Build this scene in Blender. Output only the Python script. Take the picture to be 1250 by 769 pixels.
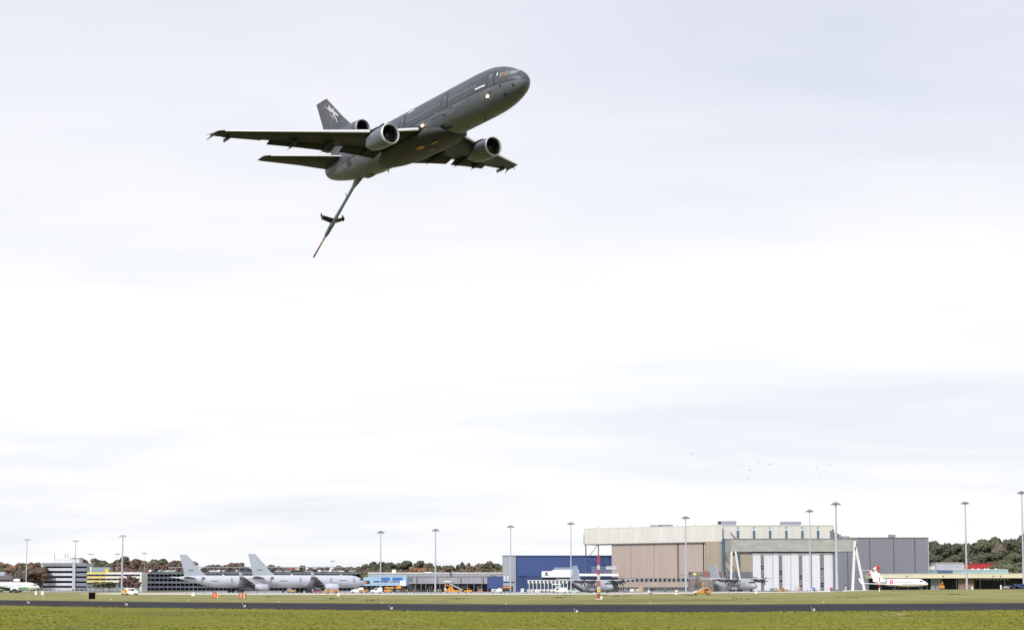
import bpy, math, random
import numpy as np
from mathutils import Matrix, Vector
R = math.radians
random.seed(7); rng = np.random.default_rng(7)
for o in list(bpy.data.objects): bpy.data.objects.remove(o)
scene = bpy.context.scene

# ------------------------------------------------------------------ camera
HC = 2.65                                   # eye height
FPX = 2000.0; CXP = 625.0; CYP = 556.0; TH = math.atan(160/FPX)
cd = bpy.data.cameras.new('camera'); cam = bpy.data.objects.new('camera', cd)
scene.collection.objects.link(cam); scene.camera = cam
cam.location = (0, 0, HC); cam.rotation_euler = (math.pi/2+TH, 0, 0)
cd.sensor_width = 36; cd.lens = 36*FPX/1250; cd.shift_y = (CYP-384.5)/1250
cd.clip_start = 1; cd.clip_end = 30000
scene.render.resolution_x = 1024; scene.render.resolution_y = 629

# ------------------------------------------------------------------ world + sun
SUN_EL, SUN_AZ = R(36), R(-28)              # high, behind the camera's left shoulder, behind cloud
w = bpy.data.worlds.new("World"); scene.world = w; w.use_nodes = True
nt = w.node_tree; nt.nodes.clear()
N = lambda t, **k: (lambda n: ([setattr(n, a, b) for a, b in k.items()], n)[1])(nt.nodes.new(t))
Lk = nt.links.new
def wm(op, a, b=None, c=None, clamp=False):
    n = N('ShaderNodeMath', operation=op); n.use_clamp = clamp
    for i, v in enumerate((a, b, c)):
        if v is None: continue
        if isinstance(v, (int, float)): n.inputs[i].default_value = v
        else: Lk(v, n.inputs[i])
    return n.outputs[0]
tc = N('ShaderNodeTexCoord'); sp = N('ShaderNodeSeparateXYZ'); Lk(tc.outputs['Generated'], sp.inputs[0])
X, Y, Z = sp.outputs
zc = wm('MAXIMUM', Z, 0.0)
den = wm('ADD', zc, 0.10)
cb = N('ShaderNodeCombineXYZ'); Lk(wm('DIVIDE', X, den), cb.inputs[0]); Lk(wm('DIVIDE', Y, den), cb.inputs[1])
def wnoise(scale, detail, rough, dist, off, mul=(1, 1, 1)):
    m = N('ShaderNodeMapping'); Lk(cb.outputs[0], m.inputs[0]); m.inputs[1].default_value = off; m.inputs[3].default_value = mul
    n = N('ShaderNodeTexNoise'); Lk(m.outputs[0], n.inputs[0])
    n.inputs['Scale'].default_value = scale; n.inputs['Detail'].default_value = detail
    n.inputs['Roughness'].default_value = rough; n.inputs['Distortion'].default_value = dist
    return n.outputs[0]
big = wnoise(0.55, 6, .52, .5, (3.1, 1.7, 0), (.55, 1, 1))
fine = wnoise(2.3, 7, .55, .8, (9.1, 4.2, 0), (.5, 1, 1))
rp = N('ShaderNodeValToRGB'); Lk(Z, rp.inputs[0]); e = rp.color_ramp.elements
e[0].position = 0.0; e[0].color = (.985, .985, .985, 1)
e[1].position = 1.0; e[1].color = (.70, .72, .80, 1)
for p_, c_ in ((.07, (.975, .975, .985)), (.16, (.965, .967, .98)), (.22, (.92, .925, .96)), (.29, (.835, .845, .92)), (.36, (.765, .78, .868))):
    q = e.new(p_); q.color = (*c_, 1)
mr = N('ShaderNodeMapRange'); Lk(big, mr.inputs[0]); mr.inputs[1].default_value = .38; mr.inputs[2].default_value = .60
mr.inputs[3].default_value = .0; mr.inputs[4].default_value = 1
mr2 = N('ShaderNodeMapRange'); Lk(fine, mr2.inputs[0]); mr2.inputs[1].default_value = .3; mr2.inputs[2].default_value = .7
cl = wm('ADD', wm('MULTIPLY', mr.outputs[0], .68), wm('MULTIPLY', mr2.outputs[0], .32))
dk = N('ShaderNodeMix', data_type='RGBA', blend_type='MIX'); Lk(cl, dk.inputs[0])
dk.inputs[6].default_value = (.825, .86, .925, 1); dk.inputs[7].default_value = (1.09, 1.075, 1.045, 1)
mu = N('ShaderNodeMix', data_type='RGBA', blend_type='MULTIPLY'); mu.inputs[0].default_value = 1
Lk(rp.outputs[0], mu.inputs[6]); Lk(dk.outputs[2], mu.inputs[7])
sky = N('ShaderNodeTexSky', sky_type='NISHITA'); sky.sun_disc = False; sky.sun_elevation = SUN_EL; sky.sun_rotation = R(180)-SUN_AZ
sc = N('ShaderNodeVectorMath', operation='SCALE'); Lk(sky.outputs[0], sc.inputs[0]); sc.inputs[3].default_value = .08
hf = N('ShaderNodeVectorMath', operation='SCALE'); Lk(mu.outputs[2], hf.inputs[0]); hf.inputs[3].default_value = .448   # exposure is +1.2
mx = N('ShaderNodeMix', data_type='RGBA'); mx.inputs[0].default_value = .97
Lk(sc.outputs[0], mx.inputs[6]); Lk(hf.outputs[0], mx.inputs[7])
bg = N('ShaderNodeBackground'); Lk(mx.outputs[2], bg.inputs[0]); bg.inputs[1].default_value = 1
wo = N('ShaderNodeOutputWorld'); Lk(bg.outputs[0], wo.inputs[0])

sl = bpy.data.lights.new('sun', 'SUN'); sl.energy = 1.5; sl.angle = R(14); sl.color = (1, .965, .91)
so = bpy.data.objects.new('sun', sl); scene.collection.objects.link(so)
so.rotation_euler = (math.pi/2-SUN_EL, 0, SUN_AZ)
vs = scene.view_settings; vs.view_transform = 'Standard'; vs.look = 'None'; vs.gamma = 1; vs.exposure = 1.2
scene.render.engine = 'CYCLES'
scene.cycles.max_bounces = 6; scene.cycles.use_denoising = True

# ------------------------------------------------------------------ projection helpers
CT, ST = math.cos(TH), math.sin(TH)
def at(px, Y, z=0.0): return (px-CXP)/FPX*(Y*CT+(z-HC)*ST)          # world X seen at column px
def zat(py, Y):                                                      # world z seen at row py
    t = (CYP-py)/FPX; return Y*(t*CT+ST)/(CT-t*ST)+HC
def sst(a, b, x):
    t = min(1, max(0, (x-a)/(b-a))); return t*t*(3-2*t)
UR = [-.45, -.3125, -.2075, -.0975, 0, .1375, .3125, .45]; ZR = [.6, .45, .2, .09, 0, .03, .3, .4]
UA = [-.45, -.3125, -.2, .0, .06, .0875, .1775, .2625, .3125, .45]; ZA = [.25, .2, .0, .0, .1, .27, .76, 1.45, 1.7, 2.0]
def gz(x, y):
    if y <= 90: return 0.0
    u = x/y
    r = float(np.interp(u, UR, ZR)); a = float(np.interp(u, UA, ZA))
    z = r+(a-r)*sst(300, 560, y)
    return z*sst(90, 160, y)

# ------------------------------------------------------------------ mesh builder
class MB:
    def __init__(s): s.v = []; s.f = []; s.M = None
    def add(s, vs, fs):
        b = len(s.v)
        if s.M is not None: vs = [tuple(s.M @ Vector(v)) for v in vs]
        s.v += [tuple(v) for v in vs]; s.f += [tuple(b+i for i in f) for f in fs]; return s
    def box(s, x0, x1, y0, y1, z0, z1):
        return s.add([(x0, y0, z0), (x1, y0, z0), (x1, y1, z0), (x0, y1, z0), (x0, y0, z1), (x1, y0, z1), (x1, y1, z1), (x0, y1, z1)],
                     [(0, 3, 2, 1), (4, 5, 6, 7), (0, 1, 5, 4), (1, 2, 6, 5), (2, 3, 7, 6), (3, 0, 4, 7)])
    def tube(s, p0, p1, r0, r1=None, n=8, cap=True):
        r1 = r0 if r1 is None else r1
        p0 = Vector(p0); p1 = Vector(p1); d = (p1-p0).normalized()
        a = d.orthogonal().normalized(); b = d.cross(a)
        vs = []
        for p, r in ((p0, r0), (p1, r1)):
            for k in range(n):
                t = 2*math.pi*(k+.5)/n; vs.append(p+a*math.cos(t)*r+b*math.sin(t)*r)
        fs = [(k, (k+1) % n, n+(k+1) % n, n+k) for k in range(n)]
        if cap: fs += [tuple(range(n))[::-1], tuple(range(n, 2*n))]
        return s.add(vs, fs)
    def rings(s, rs, cap=True):
        n = len(rs[0]); vs = [v for r in rs for v in r]
        fs = [(i*n+k, i*n+(k+1) % n, (i+1)*n+(k+1) % n, (i+1)*n+k) for i in range(len(rs)-1) for k in range(n)]
        if cap: fs += [tuple(range(n))[::-1], tuple(range((len(rs)-1)*n, len(rs)*n))]
        return s.add(vs, fs)
    def lathe_x(s, prof, cy=0, cz=0, n=32, cap=False, sy=1, sz=1):
        rs = [[(x, cy+r*sy*math.sin(2*math.pi*k/n), cz+r*sz*math.cos(2*math.pi*k/n)) for k in range(n)] for x, r in prof]
        return s.rings(rs, cap)
    def lathe_z(s, prof, cx=0, cy=0, n=16, cap=True):
        rs = [[(cx+r*math.cos(2*math.pi*k/n), cy+r*math.sin(2*math.pi*k/n), z) for k in range(n)] for z, r in prof]
        return s.rings(rs, cap)
    def prism_y(s, poly, y0, y1):                # polygon in x,z extruded along y
        n = len(poly); vs = [(x, y0, z) for x, z in poly]+[(x, y1, z) for x, z in poly]
        return s.add(vs, [tuple(range(n)), tuple(range(n, 2*n))[::-1]]+[(k, n+k, n+(k+1) % n, (k+1) % n) for k in range(n)])
    def wheel(s, x, y, z, r, wd, n=14): return s.tube((x, y-wd/2, z), (x, y+wd/2, z), r, r, n)
    def build(s, name, mat, parent=None, smooth=False, loc=None, bevel=0, label=None):
        me = bpy.data.meshes.new(name); me.from_pydata(s.v, [], s.f)
        import bmesh
        bm = bmesh.new(); bm.from_mesh(me); bmesh.ops.recalc_face_normals(bm, faces=bm.faces)
        if bevel: bmesh.ops.bevel(bm, geom=list(bm.edges), offset=bevel, segments=2, affect='EDGES', profile=.6)
        bm.to_mesh(me); bm.free()
        if smooth:
            me.shade_smooth() if hasattr(me, 'shade_smooth') else None
            me.polygons.foreach_set('use_smooth', [True]*len(me.polygons))
            if smooth != 'all':
                try: me.set_sharp_from_angle(angle=R(38))
                except Exception: pass
        me.materials.append(mat)
        o = bpy.data.objects.new(name, me); scene.collection.objects.link(o)
        if parent: o.parent = parent
        if loc is not None: o.location = loc
        if label: o['label'] = label
        return o
def B(*a): return MB().box(*a)
def tag(o, label=None, cat=None, group=None, kind=None):
    if label: o['label'] = label
    if cat: o['category'] = cat
    if group: o['group'] = group
    if kind: o['kind'] = kind
    return o
def thing(name, label, cat, loc=(0, 0, 0), rz=0, group=None):
    o = bpy.data.objects.new(name, None); scene.collection.objects.link(o); o.empty_display_size = .5
    o.location = loc; o.rotation_euler = (0, 0, rz); return tag(o, label, cat, group)
KIDS = {}
def copy_tree(o, parent=None):
    c = o.copy(); scene.collection.objects.link(c); c.parent = parent
    for ch in [k for k in bpy.data.objects if k.parent == o]: copy_tree(ch, c)
    return c
def put(proto, used, loc, rz=0, label=None, group=None, scale=None):
    if not used: o = proto
    else: o = copy_tree(proto)
    o.location = loc; o.rotation_euler = (0, 0, rz)
    if label: o['label'] = label
    if group: o['group'] = group
    if scale: o.scale = scale
    return o

# ------------------------------------------------------------------ materials
MATS = {}
def mat(name, col, rough=.6, metal=0, var=.08, vs=(1, 1, 1), nscale=2.0, bump=0, bscale=20, spec=.5, emit=None, estr=0, col2=None, detail=5):
    if name in MATS: return MATS[name]
    m = bpy.data.materials.new(name); m.use_nodes = True; t = m.node_tree; b = t.nodes['Principled BSDF']
    b.inputs['Roughness'].default_value = rough; b.inputs['Metallic'].default_value = metal
    b.inputs['Specular IOR Level'].default_value = spec
    tc = t.nodes.new('ShaderNodeTexCoord'); mp = t.nodes.new('ShaderNodeMapping'); mp.inputs[3].default_value = vs
    t.links.new(tc.outputs['Object'], mp.inputs[0])
    n = t.nodes.new('ShaderNodeTexNoise'); n.inputs['Scale'].default_value = nscale; n.inputs['Detail'].default_value = detail; n.inputs['Roughness'].default_value = .6
    t.links.new(mp.outputs[0], n.inputs[0])
    r = t.nodes.new('ShaderNodeValToRGB'); r.color_ramp.elements[0].position = .3; r.color_ramp.elements[1].position = .7
    c2 = col2 or tuple(min(1, c*(1+var)) for c in col); c1 = tuple(c*(1-var) for c in col) if not col2 else col
    r.color_ramp.elements[0].color = (*c1, 1); r.color_ramp.elements[1].color = (*c2, 1)
    t.links.new(n.outputs[0], r.inputs[0]); t.links.new(r.outputs[0], b.inputs['Base Color'])
    if bump:
        n2 = t.nodes.new('ShaderNodeTexNoise'); n2.inputs['Scale'].default_value = bscale; t.links.new(tc.outputs['Object'], n2.inputs[0])
        bp = t.nodes.new('ShaderNodeBump'); bp.inputs['Strength'].default_value = bump; t.links.new(n2.outputs[0], bp.inputs['Height']); t.links.new(bp.outputs[0], b.inputs['Normal'])
    if emit: b.inputs['Emission Color'].default_value = (*emit, 1); b.inputs['Emission Strength'].default_value = estr
    MATS[name] = m; return m
def ribbed(name, col, pitch=1.0, rough=.5, var=.06, axis='X', depth=.35, grime=.12, lines=0):
    """profiled sheet metal: darker joints at a pitch + vertical weather streaks"""
    if name in MATS: return MATS[name]
    m = bpy.data.materials.new(name); m.use_nodes = True; t = m.node_tree; b = t.nodes['Principled BSDF']
    b.inputs['Roughness'].default_value = rough
    tc = t.nodes.new('ShaderNodeTexCoord')
    mp = t.nodes.new('ShaderNodeMapping'); mp.inputs[3].default_value = (1, 1, .06); t.links.new(tc.outputs['Object'], mp.inputs[0])
    n = t.nodes.new('ShaderNodeTexNoise'); n.inputs['Scale'].default_value = .9; n.inputs['Detail'].default_value = 6; t.links.new(mp.outputs[0], n.inputs[0])
    sp = t.nodes.new('ShaderNodeSeparateXYZ'); t.links.new(tc.outputs['Object'], sp.inputs[0])
    def math_(op, a, b_):
        q = t.nodes.new('ShaderNodeMath'); q.operation = op
        for i, v in enumerate((a, b_)):
            if isinstance(v, (int, float)): q.inputs[i].default_value = v
            elif v is not None: t.links.new(v, q.inputs[i])
        return q.outputs[0]
    fr = math_('FRACT', math_('DIVIDE', sp.outputs[0], pitch), None)
    j = math_('LESS_THAN', fr, .12)
    dark = math_('MULTIPLY', j, depth)
    if lines:
        fz = math_('FRACT', math_('DIVIDE', sp.outputs[2], lines), None); dark = math_('MAXIMUM', dark, math_('MULTIPLY', math_('LESS_THAN', fz, .08), depth))
    r = t.nodes.new('ShaderNodeMapRange'); t.links.new(n.outputs[0], r.inputs[0]); r.inputs[1].default_value = .3; r.inputs[2].default_value = .7
    r.inputs[3].default_value = 1-grime; r.inputs[4].default_value = 1+var
    f = math_('MULTIPLY', r.outputs[0], math_('SUBTRACT', 1, dark))
    v = t.nodes.new('ShaderNodeVectorMath'); v.operation = 'SCALE'; v.inputs[0].default_value = col; t.links.new(f, v.inputs[3])
    t.links.new(v.outputs[0], b.inputs['Base Color'])
    MATS[name] = m; return m
def grassmat(name, a, b_, c, dark):
    m = bpy.data.materials.new(name); m.use_nodes = True; t = m.node_tree; p = t.nodes['Principled BSDF']; p.inputs['Roughness'].default_value = .95
    p.inputs['Specular IOR Level'].default_value = .1
    tc = t.nodes.new('ShaderNodeTexCoord')
    def nz(s, d, off, dist=0):
        mp = t.nodes.new('ShaderNodeMapping'); mp.inputs[1].default_value = (off, off*2, 0); mp.inputs[3].default_value = (1, .55, 1); t.links.new(tc.outputs['Object'], mp.inputs[0])
        n = t.nodes.new('ShaderNodeTexNoise'); n.inputs['Scale'].default_value = s; n.inputs['Detail'].default_value = d; n.inputs['Roughness'].default_value = .65; n.inputs['Distortion'].default_value = dist
        t.links.new(mp.outputs[0], n.inputs[0]); return n.outputs[0]
    def mixc(f, lo, hi, A, Bc):
        r = t.nodes.new('ShaderNodeMapRange'); t.links.new(f, r.inputs[0]); r.inputs[1].default_value = lo; r.inputs[2].default_value = hi
        x = t.nodes.new('ShaderNodeMix'); x.data_type = 'RGBA'; t.links.new(r.outputs[0], x.inputs[0])
        for i, v in ((6, A), (7, Bc)):
            if isinstance(v, tuple): x.inputs[i].default_value = (*v, 1)
            else: t.links.new(v, x.inputs[i])
        return x.outputs[2]
    base = mixc(nz(.05, 6, 3, .5), .38, .62, a, b_)
    base = mixc(nz(.35, 6, 11), .5, .75, base, c)
    base = mixc(nz(.12, 7, 23, .8), .56, .72, base, dark)
    base = mixc(nz(6.5, 4, 31), .3, .75, base, tuple(x*.88 for x in a))
    # dry, straw-coloured grass farther out across the field
    sp = t.nodes.new('ShaderNodeSeparateXYZ'); t.links.new(tc.outputs['Object'], sp.inputs[0])
    base2 = mixc(sp.outputs[1], 160, 330, base, mixc(nz(.06, 6, 47, .6), .35, .65, (.225, .22, .07), (.32, .295, .13)))
    base2 = mixc(nz(.045, 8, 71, 1.2), .54, .66, base2, (.125, .13, .04))
    base2 = mixc(nz(.09, 8, 93, .9), .58, .72, base2, (.36, .32, .19))
    t.links.new(base2, p.inputs['Base Color'])
    bp = t.nodes.new('ShaderNodeBump'); bp.inputs['Strength'].default_value = .25; bp.inputs['Distance'].default_value = .1
    t.links.new(nz(2.2, 6, 61), bp.inputs['Height']); t.links.new(bp.outputs[0], p.inputs['Normal'])
    return m
M_grass = grassmat('grass_field', (.180, .192, .020), (.222, .214, .030), (.26, .238, .05), (.15, .165, .02))
M_asphalt = mat('asphalt', (.026, .025, .032), .9, spec=.12, var=.12, nscale=.05, vs=(.5, 4, 1), col2=(.040, .038, .048), bump=.2, bscale=5)
M_rubber = mat('rubbered_asphalt', (.021, .020, .026), .9, spec=.12, nscale=.05, vs=(.4, 3, 1), col2=(.030, .029, .037))
M_concrete = mat('apron_concrete', (.74, .70, .62), .85, col2=(.84, .80, .72), nscale=.12, vs=(1, 1, 1))
M_apron = mat('apron_slabs', (.34, .33, .32), .85, col2=(.44, .43, .40), nscale=.1)
M_white = mat('white_paint', (.78, .78, .78), .45, var=.05)
M_offw = mat('off_white_panel', (.66, .66, .63), .5, var=.06)
M_black = mat('black_matt', (.005, .006, .009), .9, var=.2, spec=.03)
M_glass = mat('dark_glass', (.014, .022, .055), .35, var=.4, nscale=.6, spec=.25)
M_glassb = mat('blue_glass', (.03, .06, .12), .15, var=.3, nscale=.5, spec=.7)
M_tyre = mat('tyre', (.02, .02, .02), .85)
M_galv = mat('galvanised_steel', (.42, .45, .50), .45, metal=.3, var=.08)
M_lampg = mat('lamp_head_grey', (.22, .22, .25), .5, var=.1)
M_dk = mat('dark_interior', (.035, .037, .042), .85, var=.25, nscale=.5)
M_mid = mat('mid_grey_steel', (.16, .17, .19), .6, var=.15)
M_org = mat('orange_paint', (.62, .26, .03), .45, var=.12)
M_yel = mat('yellow_paint', (.78, .48, .04), .45, var=.08)
M_red = mat('red_paint', (.50, .025, .02), .45, var=.1)
M_lime = mat('hi_vis_yellow', (.60, .78, .05), .6, var=.05)
M_skin = mat('skin', (.42, .24, .16), .6)
M_cloth = mat('dark_clothes', (.04, .045, .06), .9)
M_silver = mat('silver_paint', (.42, .43, .45), .35, metal=.3)
M_blue = mat('blue_car_paint', (.03, .05, .16), .35)

# ------------------------------------------------------------------ ground
def sheet(name, xs, ys, dz, m, tagd, clipf=None):
    vs = [(x, y, gz(x, y)+dz) for y in ys for x in xs]; n = len(xs)
    fs = [(j*n+i, j*n+i+1, (j+1)*n+i+1, (j+1)*n+i) for j in range(len(ys)-1) for i in range(n-1)]
    o = MB().add(vs, fs).build(name, m, smooth='all'); tag(o, kind='structure'); return o
xs = [-9000, -4000, -2000, -1000, -600]+list(range(-450, 451, 10))+[600, 1000, 2000, 4000, 9000]
ys = [-3000, -800, -200, -50, 0, 40, 70]+list(range(90, 620, 6))+list(range(620, 1400, 30))+[1600, 2200, 3200, 5000, 9000, 16000]
g = sheet('ground', xs, ys, 0, M_grass, None)
def strip(name, ya, yb, dz, m, x0, x1, rows=8, step=5, ja=0):
    """a band between the lines ya(x) and yb(x)"""
    X = np.arange(x0, x1+step, step); vs = []; n = len(X)
    for j in range(rows+1):
        for i, x in enumerate(X):
            y = ya(x)+(yb(x)-ya(x))*j/rows
            if j == 0: y += ja*(math.sin(x*1.3)+math.sin(x*.41+2)+.8*math.sin(x*3.1))
            vs.append((x, y, gz(x, y)+dz))
    fs = [(j*n+i, j*n+i+1, (j+1)*n+i+1, (j+1)*n+i) for j in range(rows) for i in range(n-1)]
    o = MB().add(vs, fs).build(name, m, smooth='all'); return tag(o, kind='structure')
near = lambda x: float(np.interp(x, [-600, -60, 0, 52, 600], [330, 195, 171, 165, 120]))
far = lambda x: float(np.interp(x, [-600, -85, 0, 80, 600], [430, 270, 244, 238, 200]))
strip('runway', near, far, .05, M_asphalt, -450, 450, 14, 5, .25)
strip('runway_centre', lambda x: near(x)*.62+far(x)*.38, lambda x: near(x)*.40+far(x)*.60, .056, M_rubber, -450, 450, 4)
ap0 = lambda x: float(np.interp(x, [-600, -232, -218, -168, -152, 60, 110, 150, 600], [735, 735, 880, 880, 562, 558, 562, 690, 740]))
strip('apron_road', ap0, lambda x: ap0(x)+62, .06, M_concrete, -158, 160, 4)
strip('apron', lambda x: ap0(x)+61, lambda x: 1150, .045, M_apron, -600, 600, 24, 10)

# grass tufts on the near field: nobody could count them
def tufts():
    n = 70000
    u = rng.uniform(-.36, .36, n); y = 92+ (rng.random(n)**1.15)*75; x = u*y
    keep = np.array([y[i] < near(x[i])-.3 for i in range(n)]); x = x[keep]; y = y[keep]; n = len(x)
    m_ = 14000; ux = rng.uniform(-70, 75, m_); uy = np.array([near(v) for v in ux])-.1-rng.random(m_)**2*1.6+.5*np.sin(ux*.7)*rng.random(m_); nb = len(x)
    x = np.concatenate([x, ux]); y = np.concatenate([y, uy]); n = len(x)
    # clumping
    cl_ = np.sin(x*.9+np.sin(y*.5)*2)+np.sin(y*.35+x*.21)
    h = rng.uniform(.015, .04, n)*(1+.2*np.clip(cl_, -1, 1.5)); wd = rng.uniform(.08, .2, n); h[nb:] *= rng.uniform(.8, 3.5, m_)
    a = rng.uniform(0, math.pi, n); z = np.array([gz(x[i], y[i]) for i in range(n)])-.01
    lx = rng.normal(0, .05, n); ly = rng.normal(0, .05, n)
    V = np.empty((n, 3, 3)); V[:, 0] = np.stack([x-np.cos(a)*wd, y-np.sin(a)*wd, z], 1); V[:, 1] = np.stack([x+np.cos(a)*wd, y+np.sin(a)*wd, z], 1)
    V[:, 2] = np.stack([x+lx, y+ly, z+h], 1)
    me = bpy.data.meshes.new('grass'); me.vertices.add(n*3); me.vertices.foreach_set('co', V.reshape(-1))
    me.loops.add(n*3); me.loops.foreach_set('vertex_index', np.arange(n*3, dtype=np.int32))
    me.polygons.add(n); me.polygons.foreach_set('loop_start', np.arange(0, n*3, 3, dtype=np.int32)); me.update(calc_edges=True); me.validate()
    me.materials.append(mat('grass_blades', (.215, .225, .028), .95, var=.3, nscale=.08, vs=(1, .6, 1), col2=(.265, .25, .045), spec=.1))
    o = bpy.data.objects.new('grass', me); scene.collection.objects.link(o)
    tag(o, 'short yellow-green grass in the field before the runway', 'grass', kind='stuff')
tufts()

# ------------------------------------------------------------------ aircraft toolkit
def fus_mb(st, n=36, sub=6):
    """st: (x, centre z, half width, half height) from nose to tail"""
    a = np.array(st, float); s = np.arange(len(a)); out = []
    for i in range(len(a)-1):
        for k in range(sub):
            t = k/sub; p0 = a[max(i-1, 0)]; p1 = a[i]; p2 = a[i+1]; p3 = a[min(i+2, len(a)-1)]
            m1 = (p2-p0)/2; m2 = (p3-p1)/2
            dx = p2[0]-p1[0]
            # finite-difference tangents scaled to the interval keep uneven stations smooth
            m1 = (p2-p0)*(dx/(p2[0]-p0[0])) if i > 0 else (p2-p1); m2 = (p3-p1)*(dx/(p3[0]-p1[0])) if i < len(a)-2 else (p2-p1)
            h = np.array([2*t**3-3*t**2+1, t**3-2*t**2+t, -2*t**3+3*t**2, t**3-t**2]); out.append(h[0]*p1+h[1]*m1+h[2]*p2+h[3]*m2)
    out.append(a[-1]); out = np.array(out); out[:, 2:] = np.maximum(out[:, 2:], .02)
    rs = [[(x, ry*math.sin(2*math.pi*k/n), cz+rz*math.cos(2*math.pi*k/n)) for k in range(n)] for x, cz, ry, rz in out]
    return MB().rings(rs), out
def surf(prof, x, z, side, off=.02):
    """point on the fuselage skin at station x, height z; side -1 = starboard"""
    P = prof[::-1] if prof[0, 0] > prof[-1, 0] else prof
    cz, ry, rz = (np.interp(x, P[:, 0], P[:, k]) for k in (1, 2, 3))
    c = max(-.999, min(.999, (z-cz)/rz)); s = math.sqrt(1-c*c)
    return (x, side*(ry*s+off*s), z+off*c)
def skin_patch(prof, x0, x1, z0, z1, side, off=.02, nx=2, nz=3):
    vs = [surf(prof, x0+(x1-x0)*i/nx, z0+(z1-z0)*j/nz, side, off) for j in range(nz+1) for i in range(nx+1)]
    return MB().add(vs, [(j*(nx+1)+i, j*(nx+1)+i+1, (j+1)*(nx+1)+i+1, (j+1)*(nx+1)+i) for j in range(nz) for i in range(nx)])
AF = [(0, 0), (.012, .022), (.05, .042), (.15, .066), (.3, .078), (.5, .068), (.7, .043), (.88, .018), (1, .002),
      (1, -.002), (.88, -.012), (.7, -.026), (.5, -.04), (.3, -.047), (.15, -.042), (.05, -.028), (.012, -.015)]
def wing_mb(secs, side, tc=1.0, c0=0, c1=1, drop=0, flat=False, vertical=False):
    """secs: (span, xLE, height, chord[, thickness factor]); keeps the chordwise slice c0..c1"""
    rs = []
    for s in secs:
        y, xl, z, ch = s[:4]; k = (s[4] if len(s) > 4 else 1)*tc
        pts = []
        for u, h in AF:
            uu = min(max(u, c0), c1)
            if uu != u: h = np.interp(uu, [p[0] for p in AF[:9]], [p[1] for p in AF[:9]]) if h > 0 else np.interp(uu, [p[0] for p in AF[:8:-1]][::-1][::-1], [p[1] for p in AF[:8:-1]][::-1][::-1]) if False else h*.5
            pts.append((uu, h*k))
        if vertical: rs.append([(xl-u*ch, y+h*ch, z) for u, h in pts])
        else: rs.append([(xl-u*ch, side*y, z+h*ch) for u, h in pts])
    return MB().rings(rs)
def nacelle(parent, cx, cy, cz, L, rin, rout, rback, m_skin, m_lip, blades=True, loc=None, core=True):
    """cx is the intake lip; returns the nacelle object"""
    o = MB()
    prof = [(cx-.02, rin+.10), (cx-.10*L*.5, rin+.10+(rout-rin-.1)*.6), (cx-.22*L, rout), (cx-.5*L, rout*.99), (cx-.8*L, (rout+rback)/2*1.02), (cx-L, rback),
            (cx-L+.02, rback-.06), (cx-.75*L, rback-.05)]
    o.lathe_x(prof, cy, cz, 36); n = o.build('engine', m_skin, parent, smooth=True, loc=loc)
    lip = MB().lathe_x([(cx-.05*L, rin+.155+(rout-rin-.1)*.42), (cx-.02, rin+.125), (cx+.03, rin+.07), (cx+.02, rin+.02), (cx-.06*L, rin-.02)], cy, cz, 36).build('intake_ring', m_lip, n, smooth=True)
    MB().lathe_x([(cx-.05*L, rin), (cx-.2*L, rin*.97), (cx-.24*L, rin*.97)], cy, cz, 32).build('intake_duct', mat('duct_dark', (.03, .03, .034), .5, metal=.2), n, smooth=True)
    f = MB()
    if blades:
        for k in range(30):
            a0 = 2*math.pi*k/30; a1 = a0+.17
            f.add([(cx-.215*L, cy+.3*math.sin(a0), cz+.3*math.cos(a0)), (cx-.215*L, cy+rin*.96*math.sin(a0), cz+rin*.96*math.cos(a0)),
                   (cx-.245*L, cy+rin*.96*math.sin(a1), cz+rin*.96*math.cos(a1)), (cx-.245*L, cy+.3*math.sin(a1), cz+.3*math.cos(a1))], [(0, 1, 2, 3)])
    f.lathe_x([(cx-.26*L, .01), (cx-.26*L, rin*.97)], cy, cz, 32)
    f.build('fan', mat('fan_dark', (.03, .03, .035), .4, metal=.4), n)
    MB().lathe_x([(cx-.14*L, .01), (cx-.16*L, .12), (cx-.19*L, .24), (cx-.22*L, .32)], cy, cz, 20).build('spinner', mat('spinner_grey', (.08, .08, .085), .4), n, smooth=True)
    if core:
        MB().lathe_x([(cx-.76*L, rback-.3), (cx-L*1.02, rback*.72), (cx-L*1.22, rback*.52), (cx-L*1.22+.03, rback*.46), (cx-1.1*L, rback*.4)], cy, cz, 28).build('exhaust_nozzle', mat('hot_metal', (.16, .14, .125), .4, metal=.6), n, smooth=True)
        MB().lathe_x([(cx-1.1*L, rback*.36), (cx-L*1.3, rback*.2), (cx-1.42*L, .02)], cy, cz, 20).build('exhaust_cone', MATS['hot_metal'], n, smooth=True)
    return n

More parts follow.
